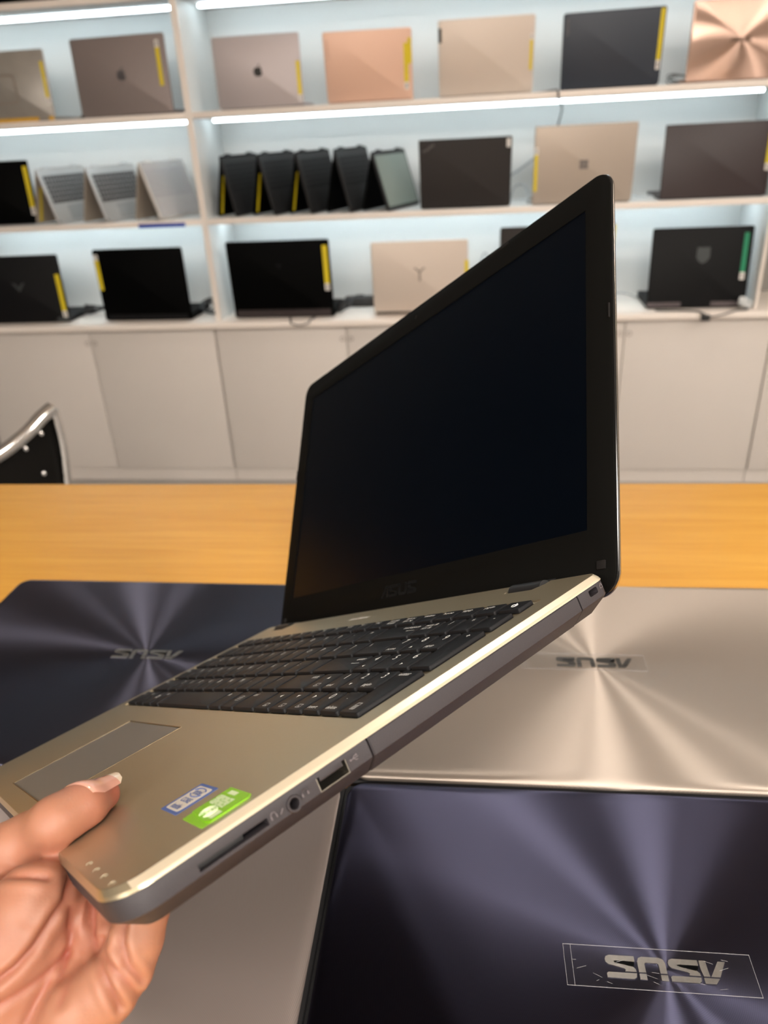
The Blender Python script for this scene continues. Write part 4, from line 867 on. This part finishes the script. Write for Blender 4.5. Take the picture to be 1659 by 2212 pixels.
keys_black = mat('tent_keys_black', (0.012, 0.012, 0.013), 0.5, noise=0.08, nscale=300, spec=0.25)
pad_grey = mat('tent_pad_grey', (0.42, 0.43, 0.44), 0.4, 0.3, noise=0.03)
blk_body = mat('tent_black', (0.012, 0.0115, 0.012), 0.45, 0.1, noise=0.06, nscale=300)
pale_body = mat('tent_champagne', (0.66, 0.63, 0.58), 0.4, 0.2, noise=0.02, nscale=300)
keys_pale = mat('tent_keys_pale', (0.44, 0.43, 0.41), 0.5, noise=0.06, nscale=300)
screen_green = mat('tent_screen_green', (0.205, 0.245, 0.215), 0.3, noise=0.12, nscale=9)
cover_m = film_mat('clear_cover', 0.30, 0.2)
tent_laptop(-1.585, 2.790, 0.22, 0.255, 0.196, 0.28, 0.272, silver_b, taupe_in, keys_grey, pad_grey, 'silver laptop folded like a tent, leftmost of three beside the left divider', sticker=True)
tent_laptop(-1.397, 2.790, 0.30, 0.255, 0.195, 0.30, 0.30, silver_b, taupe_in, keys_grey, pad_grey, 'silver tent-folded laptop in the middle of three, dark keys facing right')
tent_laptop(-1.198, 2.792, 0.28, 0.255, 0.202, 0.31, 0.285, pale_body, taupe_in, keys_pale, pale_body, 'champagne tent-folded laptop under a clear cover, touching the upright divider', wrap=True)
tent_laptop(-0.898, 2.795, 0.24, 0.255, 0.205, 0.20, 0.20, blk_body, blk2_m, keys_black, blk_body, 'first of the black tent-folded laptops, right beside the upright divider', sticker=True)
tent_laptop(-0.764, 2.795, 0.28, 0.255, 0.208, 0.24, 0.22, blk_body, blk2_m, keys_black, blk_body, 'second black tent-folded laptop from the divider, yellow strip inside', sticker=True)
tent_laptop(-0.630, 2.795, 0.28, 0.255, 0.208, 0.23, 0.22, blk_body, blk2_m, keys_black, blk_body, 'third black tent-folded laptop from the upright divider', sticker=True)
tent_laptop(-0.494, 2.792, 0.30, 0.255, 0.212, 0.25, 0.22, blk_body, blk2_m, keys_black, blk_body, 'fourth black tent-folded laptop, next to the one with the green screen')
tent_laptop(-0.366, 2.790, 0.36, 0.250, 0.200, 0.30, 0.24, blk_body, blk2_m, keys_black, blk_body, 'black tent-folded laptop whose pale green screen faces right', screen=screen_green)

# ------------------------------------------------------------------ cables and small things on the shelves
def coil(name, c, r, turns, rad, m, label, squash=1.0, seed=1, tail=None, group=None, tilt=0.4):
    rnd = random.Random(seed); pts = []
    n = int(turns * 14)
    for i in range(n + 1):
        a = 2 * math.pi * i / 14; rr = r * (1 + 0.16 * math.sin(i * 0.7 + seed))
        pts.append((c[0] + rr * math.cos(a), c[1] + rr * math.sin(a) * squash, c[2] + rad + 0.0035 * (i / 14) + tilt * r * (0.5 + 0.5 * math.sin(a + seed + i * .03))))
    if tail: pts += tail
    o = tube(name, pts, rad, m, n=6); bm_ = None
    return tag(o, label, 'cable', group)
coil('cable_coil', (-1.548, 2.93, WT), 0.036, 4, 0.0035, cable_m, 'tangle of black cable between the two leftmost laptops on the worktop', seed=2, group='cables', tail=[(-1.50, 2.95, WT + 0.02), (-1.45, 2.98, WT + 0.012)], tilt=0.9)
coil('cable_coil', (-1.052, 2.90, WT), 0.030, 4, 0.0035, cable_m, 'bunched black cable at the foot of the upright divider', seed=5, group='cables', tilt=1.4)
coil('cable_coil', (-0.508, 2.86, WT), 0.022, 4, 0.0035, cable_m, 'small black cable bunch at the right foot of the widest black laptop', seed=8, group='cables', tail=[(-0.475, 2.92, WT + .05), (-0.45, 2.97, WT + 0.045)], tilt=1.6)
pa = tag(empty('power_adapter', (-0.465, 2.99, WT)), 'black power adapter block behind the beige laptop with the Y emblem', 'power adapter')
box('body', -0.062, 0.062, -0.03, 0.03, 0.0, 0.036, black_pl, pa, 0.006); tube('lead', [(0.062, 0, 0.016), (0.085, -0.01, 0.01), (0.11, 0.01, 0.004)], 0.003, cable_m, pa, 6)
coil('cable_coil', (0.632, 2.88, Z2), 0.030, 3, 0.0022, mat('cable_dim', (0.20, 0.21, 0.21), 0.5, noise=0.05), 'thin grey cable loop between the slate blue and rose gold laptops', seed=3, group='cables', tilt=0.7)
tag(tube('cable', [(0.16, 3.0, Z2 + 0.004), (0.205, 2.90, Z2 + 0.004), (0.236, 2.80, Z2 + 0.004), (0.243, 2.766, Z2 + 0.001), (0.246, 2.7655, Z2 - 0.022), (0.255, 2.80, 1.336), (0.275, 2.95, 1.315), (0.268, 3.03, 1.25), (0.262, 3.045, 1.16), (0.255, 3.05, 1.05), (0.24, 3.04, Z3 + .004)], 0.003, cable_m, n=6), 'black cable running over the upper shelf edge and down the back panel', 'cable', 'cables')
tag(tube('cable', [(0.08, 3.03, Z3 + .004), (0.10, 3.045, 1.10), (0.15, 3.05, 1.135), (0.20, 3.045, 1.17), (0.24, 3.04, 1.20)], 0.0045, cable_g, n=6), 'upper grey cable looping behind the sand coloured laptop', 'cable', 'cables')
tag(tube('cable', [(0.11, 2.98, Z3 + .0048), (0.125, 3.0, 1.075), (0.155, 2.99, 1.085), (0.172, 2.96, 1.06), (0.172, 2.92, Z3 + .0048), (0.165, 2.86, Z3 + .0048)], 0.004, cable_g, n=6), 'lower grey cable arching down beside the sand coloured laptop', 'cable', 'cables')
tag(tube('cable', [(0.49, 2.92, Z3 + .004), (0.53, 2.95, Z3 + .012), (0.56, 2.92, Z3 + .006), (0.60, 2.90, Z3 + .004), (0.59, 2.94, Z3 + .004)], 0.003, cable_w, n=6), 'short white cable between the sand and the brown black laptops', 'cable', 'cables')
tag(tube('cable', [(-1.83, 3.05, 1.13), (-1.80, 3.045, 1.152), (-1.74, 3.045, 1.156), (-1.68, 3.045, 1.146), (-1.62, 3.05, 1.12), (-1.58, 3.05, Z3 + .006)], 0.005, cable_w, n=6), 'thick white cable arching behind the silver tent laptops', 'cable', 'cables')
tag(tube('cable', [(-1.70, 2.84, Z3 + 0.060), (-1.68, 2.86, Z3 + 0.046), (-1.66, 2.90, Z3 + 0.030), (-1.650, 2.95, Z3 + 0.020), (-1.68, 2.99, Z3 + .020)], 0.0035, cable_m, n=6), 'black cable drooping beside the cut off laptop in the middle row', 'cable', 'cables')
tag(tube('cable', [(0.62, 2.775, WT + .004), (0.70, 2.762, WT + .004), (0.752, 2.744, WT + 0.0045), (0.772, 2.7365, WT - 0.001), (0.80, 2.735, WT - 0.014), (0.845, 2.735, WT - 0.006), (0.885, 2.745, WT + .004), (0.915, 2.752, WT + .004), (0.935, 2.775, WT + .004)], 0.0028, cable_m, n=6), 'black cable sagging over the worktop edge in front of the green-stickered laptop', 'cable', 'cables')
pg = tag(box('plug', 0.765, 0.795, 2.716, 2.731, WT - 0.024, WT - 0.004, black_pl, bev=0.003), 'small black plug hanging at the worktop edge below the green-stickered laptop', 'plug')
tag(tube('cable', [(-0.705, 2.79, WT + .003), (-0.695, 2.75, WT + .003), (-0.690, 2.737, WT - 0.006), (-0.66, 2.734, WT - 0.014), (-0.625, 2.737, WT - 0.006), (-0.62, 2.75, WT + .003), (-0.61, 2.79, WT + .003)], 0.0026, cable_m, n=6), 'black cable loop over the worktop edge under the widest black laptop', 'cable', 'cables')
coil('cable_coil', (0.918, 2.772, WT), 0.017, 5, 0.0035, cable_w, 'white cable coil at the far right of the worktop', seed=4, group='cables', tilt=1.2)
tag(tube('cable', [(0.60, 3.0, WT + .004), (0.53, 2.97, WT + .03), (0.48, 2.99, WT + .012), (0.43, 2.97, WT + 0.03), (0.40, 3.0, WT + .004)], 0.0035, cable_g, n=6), 'grey cable lying left of the green-stickered laptop on the worktop', 'cable', 'cables')
tag(tube('cable', [(-0.03, 2.98, WT + .004), (0.0, 3.03, 0.78), (0.02, 3.04, 0.845), (0.045, 3.03, 0.80), (0.055, 2.97, WT + .004)], 0.0035, cable_g, n=6), 'dark cable loop behind the right edge of the beige Y laptop', 'cable', 'cables')
bs = box('shelf_label', -1.227, -1.051, YF - 0.003, YF - 0.0002, 1.008, 1.022, blue_strip, bev=0.0004)
tag(bs, 'blue label strip on the shelf edge below the champagne tent laptop', 'label strip')
pc = tag(empty('power_adapter', (-1.375, 2.93, Z2 + 0.0006)), 'flat black adapter at the left foot of the large space grey laptop', 'power adapter')
box('body', -0.05, 0.03, -0.03, 0.03, 0.0, 0.016, black_pl, pc, 0.003); tube('lead', [(-0.05, 0, 0.008), (-0.07, -0.01, 0.004), (-0.085, 0.02, 0.003)], 0.0025, cable_m, pc, 6)

# ------------------------------------------------------------------ chair
ch = tag(empty('chair', (-1.21, 1.36, 0)), 'black upholstered chair with chrome rail behind the table at the left edge', 'chair')
rail = [(0.300, 0.085, 0.812), (0.286, 0.060, 0.800), (0.262, 0.020, 0.774), (0.215, -0.035, 0.744), (0.150, -0.078, 0.728), (0.075, -0.100, 0.722), (0, -0.105, 0.720)]
rail = [(x, y, z - 0.028) for x, y, z in rail]
rail = rail + [(-x, y, z) for x, y, z in rail[-2::-1]]
tube('top_rail', rail, 0.0150, chrome, ch, 14)
rp = smooth_path(rail, 6)
bm = bmesh.new(); cols = []
for p in rp[3:-3]:
    ct = [(p.x * .985, p.y - 0.004, p.z - 0.010), (p.x * .985, p.y + 0.022, p.z - 0.010)]
    bt = [(p.x * 0.93, p.y * 0.8 + 0.02, 0.47), (p.x * 0.93, p.y * 0.8 - 0.006, 0.47)]
    cols.append([bm.verts.new(q) for q in (ct[0], ct[1], bt[0], bt[1])])
for a, b in zip(cols, cols[1:]):
    for k in range(4): bm.faces.new((a[k], a[(k + 1) % 4], b[(k + 1) % 4], b[k]))
bm.faces.new(cols[0]); bm.faces.new(cols[-1][::-1])
from_bm('backrest', bm, leather, ch, sharp=50)
for sx in (-1, 1):
    tube('back_post', [(sx * 0.300, 0.088, 0.778), (sx * 0.298, 0.092, 0.70), (sx * 0.288, 0.085, 0.60), (sx * 0.272, 0.07, 0.44)], 0.010, chrome, ch, 10)
    for z, dx, dy in ((0.742, 0.285, 0.050), (0.720, 0.262, 0.018), (0.655, 0.275, 0.036), (0.615, 0.268, 0.032)):
        bm = bmesh.new(); bmesh.ops.create_uvsphere(bm, u_segments=12, v_segments=8, radius=0.0065, matrix=T(sx * dx, dy - 0.006, z) @ Matrix.Diagonal((1, 0.6, 1, 1)))
        from_bm('bolt', bm, chrome, ch)
slab('seat', 0.50, 0.46, 0.06, [(0.02, 0.44), (0.006, 0.432), (0, 0.415), (0.004, 0.385), (0.02, 0.38)], leather, ch, cy=0.20, n=8)
for sx in (-1, 1):
    for yy in (0.02, 0.38): tube('leg', [(sx * 0.20, yy, 0.385), (sx * 0.225, yy + (0.02 if yy > 0.1 else -0.02), 0.0)], 0.0115, chrome, ch, 10, smooth=False)
